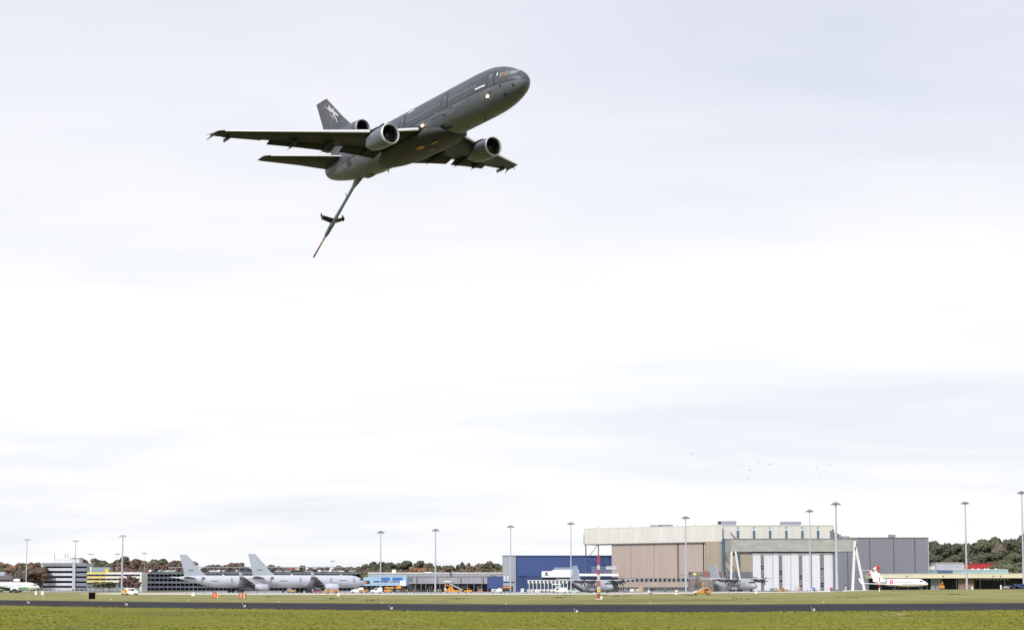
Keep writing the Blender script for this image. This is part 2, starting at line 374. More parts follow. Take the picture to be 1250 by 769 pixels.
def plane_paint(name, lo, hi, zline, stain=(.8,)):
    """two greys split along a line, with panel dirt that follows the airflow"""
    m = bpy.data.materials.new(name); m.use_nodes = True; t = m.node_tree; b = t.nodes['Principled BSDF']; b.inputs['Roughness'].default_value = .42; b.inputs['Specular IOR Level'].default_value = .3
    tc = t.nodes.new('ShaderNodeTexCoord'); sp = t.nodes.new('ShaderNodeSeparateXYZ'); t.links.new(tc.outputs['Object'], sp.inputs[0])
    r = t.nodes.new('ShaderNodeMapRange'); t.links.new(sp.outputs[2], r.inputs[0]); r.inputs[1].default_value = zline-.06; r.inputs[2].default_value = zline+.06
    x = t.nodes.new('ShaderNodeMix'); x.data_type = 'RGBA'; t.links.new(r.outputs[0], x.inputs[0]); x.inputs[6].default_value = (*lo, 1); x.inputs[7].default_value = (*hi, 1)
    # thin darker line along the split
    d = t.nodes.new('ShaderNodeMath'); d.operation = 'COMPARE'; t.links.new(sp.outputs[2], d.inputs[0]); d.inputs[1].default_value = zline; d.inputs[2].default_value = .07
    x2 = t.nodes.new('ShaderNodeMix'); x2.data_type = 'RGBA'; t.links.new(d.outputs[0], x2.inputs[0]); t.links.new(x.outputs[2], x2.inputs[6]); x2.inputs[7].default_value = (*[c*.55 for c in hi], 1)
    mp = t.nodes.new('ShaderNodeMapping'); mp.inputs[3].default_value = (.25, 1.2, 1.2); t.links.new(tc.outputs['Object'], mp.inputs[0])
    n = t.nodes.new('ShaderNodeTexNoise'); n.inputs['Scale'].default_value = 1.1; n.inputs['Detail'].default_value = 8; n.inputs['Roughness'].default_value = .65; t.links.new(mp.outputs[0], n.inputs[0])
    q = t.nodes.new('ShaderNodeMapRange'); t.links.new(n.outputs[0], q.inputs[0]); q.inputs[1].default_value = .3; q.inputs[2].default_value = .7; q.inputs[3].default_value = .76; q.inputs[4].default_value = 1.14
    # panel joints
    fr = t.nodes.new('ShaderNodeMath'); fr.operation = 'FRACT'; dv = t.nodes.new('ShaderNodeMath'); dv.operation = 'DIVIDE'; t.links.new(sp.outputs[0], dv.inputs[0]); dv.inputs[1].default_value = 2.6; t.links.new(dv.outputs[0], fr.inputs[0])
    lt = t.nodes.new('ShaderNodeMath'); lt.operation = 'LESS_THAN'; t.links.new(fr.outputs[0], lt.inputs[0]); lt.inputs[1].default_value = .02
    ml = t.nodes.new('ShaderNodeMath'); ml.operation = 'MULTIPLY_ADD'; t.links.new(lt.outputs[0], ml.inputs[0]); ml.inputs[1].default_value = -.18; t.links.new(q.outputs[0], ml.inputs[2])
    v = t.nodes.new('ShaderNodeVectorMath'); v.operation = 'SCALE'; t.links.new(x2.outputs[2], v.inputs[0]); t.links.new(ml.outputs[0], v.inputs[3]); t.links.new(v.outputs[0], b.inputs['Base Color'])
    return m

# ------------------------------------------------------------------ the flying three-engined tanker
PM = [[0.5707654098551537, 0.8182214466167378, -0.06885137042383843], [-0.8199583994574012, 0.5724009490550175, 0.0050375271832016205], [0.04353240255355255, 0.053580013225806127, 0.9976142100584963]]
PT = Vector((1.54811716, 205.3448186, 68.29385288-.55))
def tanker():
    OFF = Vector((-27, 0, -3.2)); CH = -OFF
    m3 = Matrix(PM).to_4x4(); loc = PT+Matrix(PM)@OFF
    root = thing('tanker_jet', 'dark grey three-engined tanker jet flying low with refuelling boom lowered', 'aeroplane')
    root.matrix_world = Matrix.Translation(loc)@m3
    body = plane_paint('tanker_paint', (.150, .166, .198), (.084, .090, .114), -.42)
    wingm = mat('tanker_wing_shade_grey', (.032, .033, .033), .55, spec=.12, var=.15, nscale=.7, vs=(1, 1, 1))  # wing paint darkened to stand in for shade on the undersides
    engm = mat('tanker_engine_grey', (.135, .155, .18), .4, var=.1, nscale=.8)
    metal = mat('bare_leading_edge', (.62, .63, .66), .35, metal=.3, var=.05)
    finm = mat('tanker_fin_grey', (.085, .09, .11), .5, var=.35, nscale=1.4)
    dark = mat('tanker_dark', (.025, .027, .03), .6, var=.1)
    lamp = mat('landing_lamp', (1, .8, .5), .3, emit=(1, .62, .28), estr=5)
    st = [(.55, -.50, .04, .04), (.40, -.50, .45, .45), (0, -.47, .92, .92), (-.8, -.40, 1.48, 1.45), (-2.0, -.27, 2.0, 1.98), (-3.5, -.12, 2.42, 2.50), (-5.5, -.02, 2.76, 2.88),
          (-7.8, 0, 2.95, 3.0), (-10, 0, 3.01, 3.02), (-20, 0, 3.01, 3.02), (-30, 0, 3.01, 3.02), (-36, 0, 3.0, 3.0), (-40, .06, 2.82, 2.90), (-44, .18, 2.4, 2.55),
          (-48, .40, 1.8, 2.0), (-50.8, .62, 1.2, 1.42), (-51.9, .75, .75, .95), (-52.15, .78, .45, .6)]
    mb, prof = fus_mb(st, 48, 6)
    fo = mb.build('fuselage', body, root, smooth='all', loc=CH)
    def part(m, name, mt, par=root, smooth=False, lab=None): return m.build(name, mt, par, smooth=smooth, loc=CH if par is root else None, label=lab)
    # cockpit glazing
    glz = mat('cockpit_glass', (.05, .08, .09), .06, spec=1)
    for s in (-1, 1):
        part(skin_patch(prof, -.45, -1.25, .42, 1.0, s, .03, 4, 4), 'windshield', mat('windshield_pale', (.20, .27, .28), .12), fo)
        part(skin_patch(prof, -1.35, -1.95, .42, 1.1, s, .03, 3, 3), 'windshield', mat('windshield_warm', (.20, .165, .135), .15), fo)
        part(skin_patch(prof, -2.02, -2.6, .42, 1.02, s, .03, 3, 3), 'windshield', MATS['windshield_warm'], fo)
        part(skin_patch(prof, -2.95, -3.1, .75, 1.15, s, .03, 1, 1), 'side_window', M_white, fo)
    # doors (outlined), cabin windows
    frame = mat('door_outline', (.03, .032, .04), .6)
    winm = mat('cabin_window_reflection_grey', (.17, .185, .22), .3)  # pale grey stands in for reflections in the panes
    def door(x, z0, z1, wd, s):
        d = part(skin_patch(prof, x, x-wd, z0, z1, s, .035, 2, 6), 'door', mat('door_grey', (.078, .082, .10), .5, var=.08), fo)
        m = MB()
        for a in (x+.12, x-wd-.02): q = skin_patch(prof, a, a-.1, z0, z1, s, .05, 1, 6); m.add(q.v, q.f)
        q = skin_patch(prof, x, x-wd, z1, z1+.1, s, .05, 2, 1); m.add(q.v, q.f)
        m.build('door_frame', frame, d)
        skin_patch(prof, x-wd*.35, x-wd*.62, z1-.62, z1-.34, s, .05, 1, 1).build('door_window', mat('door_window_warm', (.30, .22, .2), .3), d)
    for s in (-1, 1):
        for x in (-3.5, -13.7, -24.8, -38.2): door(x, -.42, 1.45, 1.07, s)
        xw = -7.0; k = 0
        while xw > -24.0 and k < 30:
            if not (-15.1 < xw < -13.2): part(skin_patch(prof, xw, xw-.22, .32, .68, s, .03, 1, 1), 'cabin_window', winm, fo); k += 1
            xw -= .56
        xw = -26.4
        while xw > -37.4:
            part(skin_patch(prof, xw, xw-.22, .32, .68, s, .03, 1, 1), 'cabin_window', winm, fo); xw -= .56
    for s in (-1, 1):
        part(skin_patch(prof, -5.0, -7.0, -.08, .10, s, .035, 6, 1), 'white_lettering_strip', mat('marking_white', (.85, .85, .85), .4), fo)
        part(skin_patch(prof, -22.9, -24.6, 1.85, 2.0, s, .035, 3, 1), 'roof_marking', MATS['marking_white'], fo)
    # small skin details: ports, static vents, probe patches
    for (x, z, a, b) in ((-2.3, -.85, .3, .25), (-2.2, -1.9, .4, .2), (-.6, -1.2, .25, .3), (-14.6, -1.3, .4, .25)):
        part(skin_patch(prof, x, x-a, z, z+b, -1, .03, 1, 1), 'skin_port', dark, fo)
    part(skin_patch(prof, -14.9, -20.9, -2.62, -2.42, -1, .03, 8, 1), 'air_inlet_slot', dark, fo)
    part(skin_patch(prof, -16.0, -16.8, -2.42, -2.05, -1, .04, 2, 1), 'vent_panel', dark, fo)
    part(skin_patch(prof, -14.9, -17.8, -1.0, -.94, -1, .03, 3, 1), 'cargo_door_seam', dark, fo)
    part(skin_patch(prof, -40.6, -42.0, -1.2, -.1, -1, .035, 3, 3), 'fuselage_roundel', mat('low_vis_mark', (.05, .05, .055), .6), fo)
    pr_ = random.Random(5)
    ap1, ap2 = mat('panel_light', (.15, .16, .185), .45), mat('panel_dark', (.085, .092, .108), .45)
    for s in (-1, 1):
        for k in range(16):
            x = -4-pr_.random()*42; z = pr_.uniform(-2.3, -.7); w_ = pr_.uniform(.3, 1.0); h_ = pr_.uniform(.2, .5)
            if -30 < x < -18 and z < -1.2: continue
            part(skin_patch(prof, x, x-w_, z, z+h_, s, .028, 2, 1), 'access_panel', ap1 if k % 3 else ap2, fo)
        for k in range(7):
            x = -8.5-k*5.6; q = skin_patch(prof, x, x-.07, -2.6, 2.9, s, .026, 1, 14); part(q, 'skin_joint', ap2, fo)
    # wing root fairing under the belly
    fair = MB(); rs = []
    for x, hw, top, bot in ((-15.6, .6, -2.4, -2.95), (-17.5, 2.6, -1.6, -3.25), (-20, 3.35, -1.0, -3.45), (-25, 3.5, -.9, -3.5), (-30, 3.4, -1.0, -3.45), (-33, 2.6, -1.6, -3.2), (-36, .6, -2.4, -2.95)):
        rs.append([(x, hw*math.sin(2*math.pi*k/20), (top+bot)/2+(top-bot)/2*math.cos(2*math.pi*k/20)) for k in range(20)])
    fo2 = part(fair.rings(rs), 'belly_fairing', mat('belly_shade_grey', (.055, .058, .062), .55, spec=.15, var=.2, nscale=.8), root, 'all')  # belly colour darker than the sides, standing in for shade underneath
    # wings
    def zdi(y): return -1.62+(y-2)*.020+max(0, y-8)*.095
    SW = [(2.4, -19.6, zdi(2.4), 12.6, 1.0), (4.5, -21.0, zdi(4.5), 10.9, 1.0), (8.6, -24.0, zdi(8.6), 8.2, .92), (14, -28.3, zdi(14), 6.2, .85), (20, -33.1, zdi(20), 4.4, .8), (24.6, -36.7, zdi(24.6), 3.0, .75), (25.2, -37.3, zdi(25.2), 2.3, .5)]
    def sec(y, extra=None):
        a = np.array([[q for q in s] for s in SW]); return tuple(np.interp(y, a[:, 0], a[:, k]) for k in range(5))
    for s in (-1, 1):
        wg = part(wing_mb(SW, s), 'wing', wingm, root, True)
        # slats: bright leading edge, drooped forward
        for y0, y1 in ((3.6, 7.4), (9.0, 24.6)):
            rs = []
            for k in range(7):
                y = y0+(y1-y0)*k/6; q = sec(y); ch = q[3]
                cs = min(.115*ch, .85)
                rs.append([(q[1]+.30-u*cs, s*y, q[2]-.12+h*cs) for u, h in ((0, 0), (.05, .16), (.3, .34), (1, .42), (1, .34), (.5, .1), (.3, -.2), (.08, -.16))])
            MB().rings(rs).build('slat', metal, wg, smooth=True)
        # flaps
        for y0, y1, fc, dr in ((3.4, 9.0, .22, 1.15), (10.2, 18.2, .24, .85)):
            rs = []
            for y in (y0, (y0+y1)/2, y1):
                q = sec(y); ch = q[3]*fc; xl = q[1]-q[3]*.86; a = R(15)
                rs.append([(xl-(u*math.cos(a)-h*math.sin(a))*ch, s*y, q[2]-.12-dr*.08+(-u*math.sin(a)+h*math.cos(a))*ch) for u, h in AF])
            MB().rings(rs).build('flap', mat('flap_grey', (.03, .031, .03), .6, spec=.12, var=.15), wg, smooth=True)  # flaps match the wing's darkened grey
        # aileron
        rs = []
        for y in (19.0, 23.8):
            q = sec(y); ch = q[3]*.24; xl = q[1]-q[3]*.82
            rs.append([(xl-u*ch, s*y, q[2]-.02+h*ch*1.1) for u, h in AF])
        MB().rings(rs).build('aileron', MATS['flap_grey'], wg, smooth=True)
        for y, L in ((5.6, 4.4), (11.2, 4.0), (15.4, 3.6)):
            q = sec(y); x0 = q[1]-q[3]*.58; xe = q[1]-q[3]-L*.28; zz = q[2]
            rs = []
            for t in np.linspace(0, 1, 8):
                rr = (.03+.36*math.sin(math.pi*min(1, t*1.15)**.8) if t < .87 else .36*(1-t)/.13*.45+.02)
                x = x0+(xe-x0)*t; zc_ = zz-.28-.65*t**1.6
                rs.append([(x, s*y+rr*.6*math.sin(2*math.pi*k/10), zc_+rr*1.25*math.cos(2*math.pi*k/10)) for k in range(10)])
            MB().rings(rs).build('flap_fairing', dark, wg, smooth=True)
        # wing tip: fuel vent mast and static wicks
        q = sec(25.1); m = MB()
        m.box(q[1]-2.9, q[1]-1.0, s*25.1-.12, s*25.1+.12, q[2]-.1, q[2]+.16); m.tube((q[1]-2.4, s*25.1, q[2]), (q[1]-3.9, s*25.4, q[2]-.35), .12, .03); m.tube((q[1]-1.2, s*25.2, q[2]), (q[1]-2.2, s*26.1, q[2]-.1), .1, .03)
        m.build('wingtip_cap', dark, wg)
        MB().box(sec(23.2)[1]-sec(23.2)[3]-1.1, sec(23.2)[1]-sec(23.2)[3]*.75, s*23.2-.07, s*23.2+.07, sec(23.2)[2]-.45, sec(23.2)[2]).build('aileron_hinge', dark, wg)
        # root landing lamp
        MB().lathe_x([(-20.0, .02), (-20.03, .12), (-20.2, .15)], s*2.98, -1.15, 12).build('landing_light', lamp, wg)
        # engine + pylon
        ex, ey, ez = -19.6, s*8.42, -2.98
        n = nacelle(root, ex, ey, ez, 4.9, 1.25, 1.42, 1.05, engm, metal, loc=CH)
        MB().box(ex-1.9, ex-.9, ey+s*.45-.05, ey+s*.45+.05, ez+1.38, ez+1.62).build('nacelle_strake', dark, n)
        p = MB(); rs = []
        for z, xa, xb, wd in ((ez+1.15, ex-1.6, ex-7.2, .26), (ez+1.75, ex-2.4, ex-8.2, .22), (zdi(8.42)+.25, ex-4.2, ex-9.6, .2)):
            rs.append([(xa, ey, z), (xa-.5, ey+wd, z), (xb+1, ey+wd, z), (xb, ey, z), (xb+1, ey-wd, z), (xa-.5, ey-wd, z)])
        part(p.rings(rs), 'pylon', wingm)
        MB().lathe_x([(-32.5, .02), (-32.55, .10), (-32.7, .12)], s*5.5, -2.15, 10).build('wing_light', lamp, wg)
        # tailplane
        ST_ = [(.6, -42.6, .75, 8.3, .8), (5, -46.4, 1.35, 5.7, .8), (10.3, -51.3, 2.15, 3.2, .8), (10.85, -52.0, 2.22, 2.5, .5)]
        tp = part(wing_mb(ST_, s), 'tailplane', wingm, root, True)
        rs = []
        for k in range(5):
            t = k/4; y = 2+8.2*t; xl = np.interp(y, [a_[0] for a_ in ST_], [a_[1] for a_ in ST_]); zz = np.interp(y, [a_[0] for a_ in ST_], [a_[2] for a_ in ST_])
            rs.append([(xl+.06-u*.42, s*y, zz+h*.42) for u, h in ((0, 0), (.1, .2), (1, .42), (1, .38), (.2, -.1), (.1, -.18))])
        MB().rings(rs).build('leading_edge', metal, tp, smooth=True)
    # tail engine through the fin root
    TX, TZ = -40.9, 4.75
    o = MB().lathe_x([(TX-.02, 1.16), (TX-.6, 1.28), (TX-2, 1.34), (TX-6, 1.34), (TX-9, 1.25), (TX-11.3, .98), (TX-11.28, .9), (TX-9, .85)], 0, TZ, 36)
    te = part(o, 'tail_engine', finm, root, True)
    MB().lathe_x([(TX-.35, 1.26), (TX-.02, 1.20), (TX+.05, 1.13), (TX, 1.08), (TX-.4, 1.05)], 0, TZ, 36).build('intake_ring', mat('dull_metal_ring', (.26, .28, .30), .4, metal=.2), te, smooth=True)
    MB().lathe_x([(TX-.3, 1.06), (TX-3.5, 1.0), (TX-3.6, .02)], 0, TZ, 32).build('intake_duct', mat('duct_black', (.012, .012, .013), .7), te, smooth=True)
    MB().lathe_x([(TX-9.5, .8), (TX-12.2, .62), (TX-12.2, .5), (TX-11, .4)], 0, TZ, 28).build('exhaust_nozzle', MATS['hot_metal'], te, smooth=True)
    # fairing between fuselage and tail engine
    rs = []
    for z, xa, xb, wd in ((2.2, -38.6, -50.2, 1.1), (2.9, -39.6, -50.6, .85), (3.6, -40.6, -51.2, .9), (4.4, -41.6, -51.6, 1.2)):
        rs.append([(xa, 0, z), (xa-.8, wd*.7, z), (xa-2.5, wd, z), (xb+2.5, wd*.8, z), (xb, .05, z), (xb, -.05, z), (xb+2.5, -wd*.8, z), (xa-2.5, -wd, z), (xa-.8, -wd*.7, z)])
    part(MB().rings(rs), 'tail_pylon', body, root, True)
    # fin + rudder + emblem
    FN = [(0, -43.6, 5.6, 8.6, .7), (0, -46.9, 8.2, 6.1, .7), (0, -51.3, 12.1, 3.3, .65)]
    fn = part(wing_mb(FN, 1, vertical=True), 'fin', finm, root, True)
    rs = []
    for _, xl, z, ch, k in FN:
        hi = ch*.30; rs.append([(xl-ch*.72-u*hi, h*hi*1.2, z) for u, h in AF])
    MB().rings(rs).build('rudder', mat('rudder_grey', (.075, .08, .10), .5, var=.3, nscale=1.5), fn, smooth=True)
    # white striding figure with raised arms on the fin (both faces), an abstract crest of curved strokes
    def emblem(s):
        m = MB()
        strokes = [[(-46.2, 8.0, .10), (-47.0, 8.7, .2), (-47.9, 9.2, .28), (-48.4, 9.7, .32), (-48.8, 10.1, .26)],
                   [(-48.8, 10.1, .3), (-49.2, 10.55, .34), (-49.0, 10.9, .2), (-48.6, 10.95, .1)],
                   [(-48.2, 9.6, .22), (-49.3, 9.6, .16), (-50.3, 10.3, .12), (-51.2, 11.0, .08)],
                   [(-48.0, 9.3, .2), (-47.3, 9.9, .14), (-46.9, 9.7, .1)],
                   [(-47.9, 9.1, .24), (-48.4, 8.5, .2), (-48.0, 7.7, .16), (-48.4, 7.1, .1), (-47.8, 6.9, .06)],
                   [(-48.3, 8.9, .18), (-49.4, 8.6, .14), (-49.9, 7.9, .12), (-50.5, 7.8, .06)],
                   [(-49.5, 9.3, .08), (-50.3, 9.1, .1), (-50.4, 8.5, .08)]]
        for st_ in strokes:
            st_ = [(-49.1+(x+48.6)*.40-(z-9)*.6, 9.1+(z-9)*.85, r*.75) for x, z, r in st_]
            L, Rr = [], []
            for i, (x, z, r) in enumerate(st_):
                a = st_[max(0, i-1)]; b = st_[min(len(st_)-1, i+1)]; dx, dz = b[0]-a[0], b[1]-a[1]; l = math.hypot(dx, dz); nx, nz = -dz/l, dx/l
                L.append((x+nx*r, z+nz*r)); Rr.append((x-nx*r, z-nz*r))
            def yy(x, z):
                xl = np.interp(z, [5.6, 8.2, 12.1], [-43.6, -46.9, -51.3]); ch = np.interp(z, [5.6, 8.2, 12.1], [8.6, 6.1, 3.3]); u = min(1, max(0, (xl-x)/ch))
                return s*(np.interp(u, [p[0] for p in AF[:9]], [p[1] for p in AF[:9]])*ch*.72+.05)
            vs = [(x, yy(x, z), z) for x, z in L]+[(x, yy(x, z), z) for x, z in Rr]; n = len(L)
            m.add(vs, [(i, i+1, n+i+1, n+i) for i in range(n-1)])
        return m
    for s in (-1, 1): emblem(s).build('fin_emblem', mat('emblem_white', (.46, .47, .50), .5, var=.15, nscale=3), fn)
    q = MB().box(-51.0, -50.8, -.30, .30, 10.9, 11.2); q.build('emblem_tip', mat('emblem_orange', (.35, .14, .10), .5), fn)
    # landing / taxi lamps on the fuselage
    a = surf(prof, -5.0, -1.4, -1, .0); b = surf(prof, -5.0, -1.4, -1, .16)
    MB().tube(a, b, .17, .15, 14).build('landing_light', lamp, fo)
    a = surf(prof, -5.0, -1.4, 1, .0); b = surf(prof, -5.0, -1.4, 1, .16)
    MB().tube(a, b, .17, .15, 14).build('landing_light', lamp, fo)
    # antennas, beacon, tail bumper
    MB().prism_y([(-13.2, -2.9), (-13.55, -3.45), (-13.75, -3.45), (-13.75, -2.9)], -.04, .04).build('antenna', M_galv, fo)
    MB().prism_y([(-34.2, -2.9), (-34.5, -3.75), (-34.7, -3.75), (-34.7, -2.9)], -.04, .04).build('antenna', M_galv, fo)
    MB().prism_y([(-9.0, -2.95), (-9.3, -3.2), (-9.6, -2.95)], -.05, .05).build('antenna', dark, fo)
    rs = [[(x, .75*r*math.sin(2*math.pi*k/14), -2.75-.5*r*math.cos(2*math.pi*k/14)) for k in range(14)] for x, r in ((-38.0, .1), (-38.8, .7), (-39.7, .8), (-40.6, .7), (-41.2, .2))]
    part(MB().rings(rs), 'camera_fairing', mat('fairing_brown_grey', (.12, .11, .10), .5), root, True)
    rs = [[(x, .5*r*math.sin(2*math.pi*k/14), -3.35-.3*r*math.cos(2*math.pi*k/14)) for k in range(14)] for x, r in ((-21.5, .1), (-22.2, .8), (-23.2, 1), (-24, .2))]
    MB().rings(rs).build('gear_door_bulge', MATS['fairing_brown_grey'], fo2, smooth=True)
    # amber-coloured patches standing in for the warm glow under the belly
    amb = mat('amber_glow_paint', (.55, .28, .06), .5, var=.3, nscale=3)
    MB().box(-20.6, -19.2, -1.5, -1.15, -3.46, -3.40).build('amber_glow_patch', amb, fo2)
    MB().box(-23.6, -22.2, -2.1, -1.3, -3.43, -3.30).build('amber_glow_patch', amb, fo2)
    # boom
    ba = R(30); bx, bz = -43.0, -2.25
    def bp(d, y=0, up=0): return (bx-d*math.cos(ba)+up*math.sin(ba)*0, y, bz-d*math.sin(ba)+up)
    boomm = mat('boom_grey', (.13, .17, .17), .45, var=.15)
    m = MB(); dirv = Vector((-math.cos(ba), 0, -math.sin(ba))); upv = Vector((math.sin(ba)*-1, 0, math.cos(ba)))
    rs = []
    for d, hw, hh in ((-.6, .55, .8), (.7, .42, .62), (2.2, .22, .3), (5.5, .20, .27), (9.0, .24, .33), (10.2, .32, .42), (12.4, .28, .34), (13.0, .22, .26)):
        c = Vector((bx, 0, bz))+dirv*d; rs.append([c+Vector((0, hw*math.sin(2*math.pi*k/12), 0))+upv*hh*math.cos(2*math.pi*k/12) for k in range(12)])
    boom = part(m.rings(rs), 'refuelling_boom', boomm, root, True)
    c = lambda d: Vector((bx, 0, bz))+dirv*d
    for d0, d1, col in ((12.9, 13.7, (.22, .12, .08)), (13.7, 14.1, (.06, .30, .08)), (14.1, 14.5, (.55, .50, .05)), (14.5, 14.9, (.06, .28, .08)), (14.9, 15.3, (.6, .3, .03)), (15.3, 15.8, (.60, .04, .03)), (15.8, 17.4, (.12, .13, .12))):
        MB().tube(c(d0), c(d1), .125, .125, 10).build('boom_tube_band', mat('boom_band_%s' % str(col), col, .5), boom, smooth=True)
    MB().tube(c(17.4), c(18.0), .16, .06, 10).build('boom_nozzle', dark, boom)
    MB().prism_y([(0, 0), (.35, .5), (.1, .55), (-.4, 0)], -.03, .03)
    hk = c(4.6)+upv*.25; MB().tube(hk, hk+upv*.7+dirv*(-.25), .07, .04, 6).build('hoist_fitting', dark, boom)
    for s in (-1, 1):
        r0 = c(9.6); y0 = Vector((0, s*.2, 0)); out = Vector((0, s*.94, 0))+upv*.34
        m = MB(); rs = []
        for t, ch in ((0, 1.05), (1.75, .85)):
            o_ = r0+y0+out*t; rs.append([o_-dirv*ch*(.45-u)+Vector((0, 0, 1))*h*ch*1.2 for u, h in AF])
        rud = m.rings(rs).build('ruddevator', mat('boom_fin_black', (.02, .02, .025), .6), boom, smooth=True)
        e_ = r0+y0+out*1.75; rs = []
        for t, ch in ((-.25, .7), (.75, .4)):
            o_ = e_+upv*t; rs.append([o_-dirv*ch*(.4-u)+Vector((0, h*ch, 0)) for u, h in AF])
        MB().rings(rs).build('end_plate', MATS['boom_fin_black'], rud)
    return root
tanker()

# ------------------------------------------------------------------ parked grey twin-engined tankers
def big_jet():
    root = thing('parked_jet', 'x', 'aeroplane'); gr = mat('pale_jet_grey', (.56, .575, .64), .32, var=.05, nscale=.4)
    gd = mat('jet_grey_dark', (.13, .13, .145), .5, var=.12); gm = mat('jet_mark', (.10, .10, .16), .5); mt = mat('jet_metal', (.5, .5, .52), .3, metal=.4)
    zc_ = 5.0
    st = [(0, zc_-.75, .04, .04), (-.4, zc_-.72, .55, .5), (-1.5, zc_-.5, 1.35, 1.25), (-3.2, zc_-.25, 2.1, 2.0), (-5.5, zc_-.06, 2.6, 2.6), (-8, zc_, 2.82, 2.82), (-20, zc_, 2.82, 2.82), (-36, zc_, 2.82, 2.82),
          (-41, zc_+.15, 2.75, 2.68), (-46, zc_+.6, 2.3, 2.2), (-51, zc_+1.15, 1.55, 1.5), (-55, zc_+1.5, .9, .95), (-57.6, zc_+1.7, .35, .45), (-58, zc_+1.7, .1, .12)]
    mb, prof = fus_mb(st, 32, 4); fo = mb.build('fuselage', gr, root, smooth='all')
    for s in (-1, 1):
        skin_patch(prof, -1.9, -3.9, zc_+.55, zc_+1.1, s, .03, 5, 2).build('cockpit_window', M_glass, fo)
        for x in (-6.5, -18, -33, -47): skin_patch(prof, x, x-1.1, zc_-.3, zc_+1.6, s, .03, 1, 3).build('door', mat('jet_door', (.32, .33, .38), .4), fo)
        skin_patch(prof, -10.5, -14.5, zc_+.35, zc_+.65, s, .03, 4, 1).build('lettering_strip', gm, fo)
        skin_patch(prof, -40, -43.5, zc_+.1, zc_+.4, s, .03, 4, 1).build('lettering_strip', gm, fo)
        skin_patch(prof, -46.2, -47.6, zc_+.9, zc_+2.0, s, .035, 2, 2).build('roundel', gm, fo)
        W = [(2.2, -19.5, zc_-1.7, 12.0, 1), (9.0, -25.5, zc_-.9, 7.6, .9), (18, -31.3, zc_+.25, 5.0, .8), (29.5, -38.6, zc_+1.9, 2.3, .7)]
        wg = wing_mb(W, s).build('wing', gd, root, smooth=True)
        for i in range(3):
            a, b = W[i], W[i+1]; MB().tube((a[1]+.02, s*a[0], a[2]), (b[1]+.02, s*b[0], b[2]), .17, .12, 8).build('slat', mt, wg)
        MB().rings([[(-38.9-u*2.2, s*(29.5+h*1), zc_+1.85) for u, h in AF], [(-40.6-u*1.0, s*(30.3+h*.5), zc_+4.2) for u, h in AF]]).build('winglet', gr, wg, smooth=True)
        for y in (6.5, 12, 17.5, 22.5):
            a = np.array([q[:4] for q in W]); xl, z, ch = (np.interp(y, a[:, 0], a[:, k]) for k in (1, 2, 3))
            MB().rings([[(xl-ch*.55-t*ch*.62, s*y+r*.5*math.sin(k*math.pi/4), z-.3-r*.2+r*math.cos(k*math.pi/4)) for k in range(8)] for t, r in ((0, .05), (.3, .35), (.7, .32), (1, .04))]).build('flap_fairing', gr, wg, smooth=True)
        nacelle(root, -18.6, s*9.4, zc_-2.75, 6.8, 1.4, 1.72, 1.15, gr, mt)
        MB().box(-28, -21.5, s*9.4-.22, s*9.4+.22, zc_-1.3, zc_-.75).build('pylon', gr, root)
        T = [(.8, -50, zc_+1.35, 5.8, .9), (9.7, -56.6, zc_+2.1, 2.3, .8)]
        wing_mb(T, s).build('tailplane', mat('tailplane_brown', (.12, .10, .095), .6) if s == -1 else gr, root, smooth=True)
        g_ = MB(); x, y = -30.5, s*5.3
        g_.tube((x, y, zc_-1.6), (x, y, 1.0), .22, .2)
        lg = g_.build('landing_gear', M_mid, root)
        w_ = MB()
        for dx in (-.95, .95):
            for dy in (-.55, .55): w_.wheel(x+dx, y+dy, .68, .68, .45)
        w_.build('wheels', M_tyre, lg)
    g_ = MB().tube((-6.7, 0, zc_-2.4), (-6.7, 0, .55), .14, .12).build('nose_gear', M_mid, root)
    MB().wheel(-6.7, -.3, .5, .5, .3).wheel(-6.7, .3, .5, .5, .3).build('wheels', M_tyre, g_)
    FN = [(0, -43.6, zc_+2.2, 12.0, .6), (0, -46.0, zc_+3.5, 9.4, .7), (0, -54.3, zc_+12.1, 3.4, .75)]
    fn = wing_mb(FN, 1, vertical=True).build('fin', mat('jet_fin_grey', (.44, .485, .54), .45, var=.05), root, smooth=True)
    for s in (-1, 1):
        MB().box(-51.7, -50.4, s*.36-.02, s*.36+.02, zc_+8.0, zc_+8.25).box(-51.2, -50.6, s*.4-.02, s*.4+.02, zc_+7.4, zc_+8.0).build('fin_emblem', mat('emblem_pale', (.5, .53, .58), .5), fn)
        MB().box(-53.4, -51.0, s*.34-.02, s*.34+.02, zc_+4.9, zc_+5.3).build('fin_serial', mat('mark_teal', (.16, .24, .26), .5), fn)
    MB().prism_y([(-12, zc_+2.75), (-12.4, zc_+3.2), (-12.9, zc_+3.2), (-12.9, zc_+2.75)], -.05, .05).build('antenna', M_white, fo)
    MB().prism_y([(-36, zc_+2.75), (-36.3, zc_+3.25), (-37.2, zc_+3.25), (-37.2, zc_+2.75)], -.05, .05).build('antenna', M_white, fo)
    return root
jp = big_jet()
A25 = R(32)
def nose_at(px, Y): return at(px, Y, 4.5)
for i, (px, Y, lab) in enumerate(((446, 752, 'pale grey twin-engined jet parked side on, the right one, with its nose clear to see'), (362, 772, 'pale grey twin-engined jet parked side on, its nose hidden behind the next jet'))):
    x = nose_at(px, Y); o = put(jp, i > 0, (x, Y, gz(x, Y)+.05), A25, lab, 'pale grey jets parked on the apron')

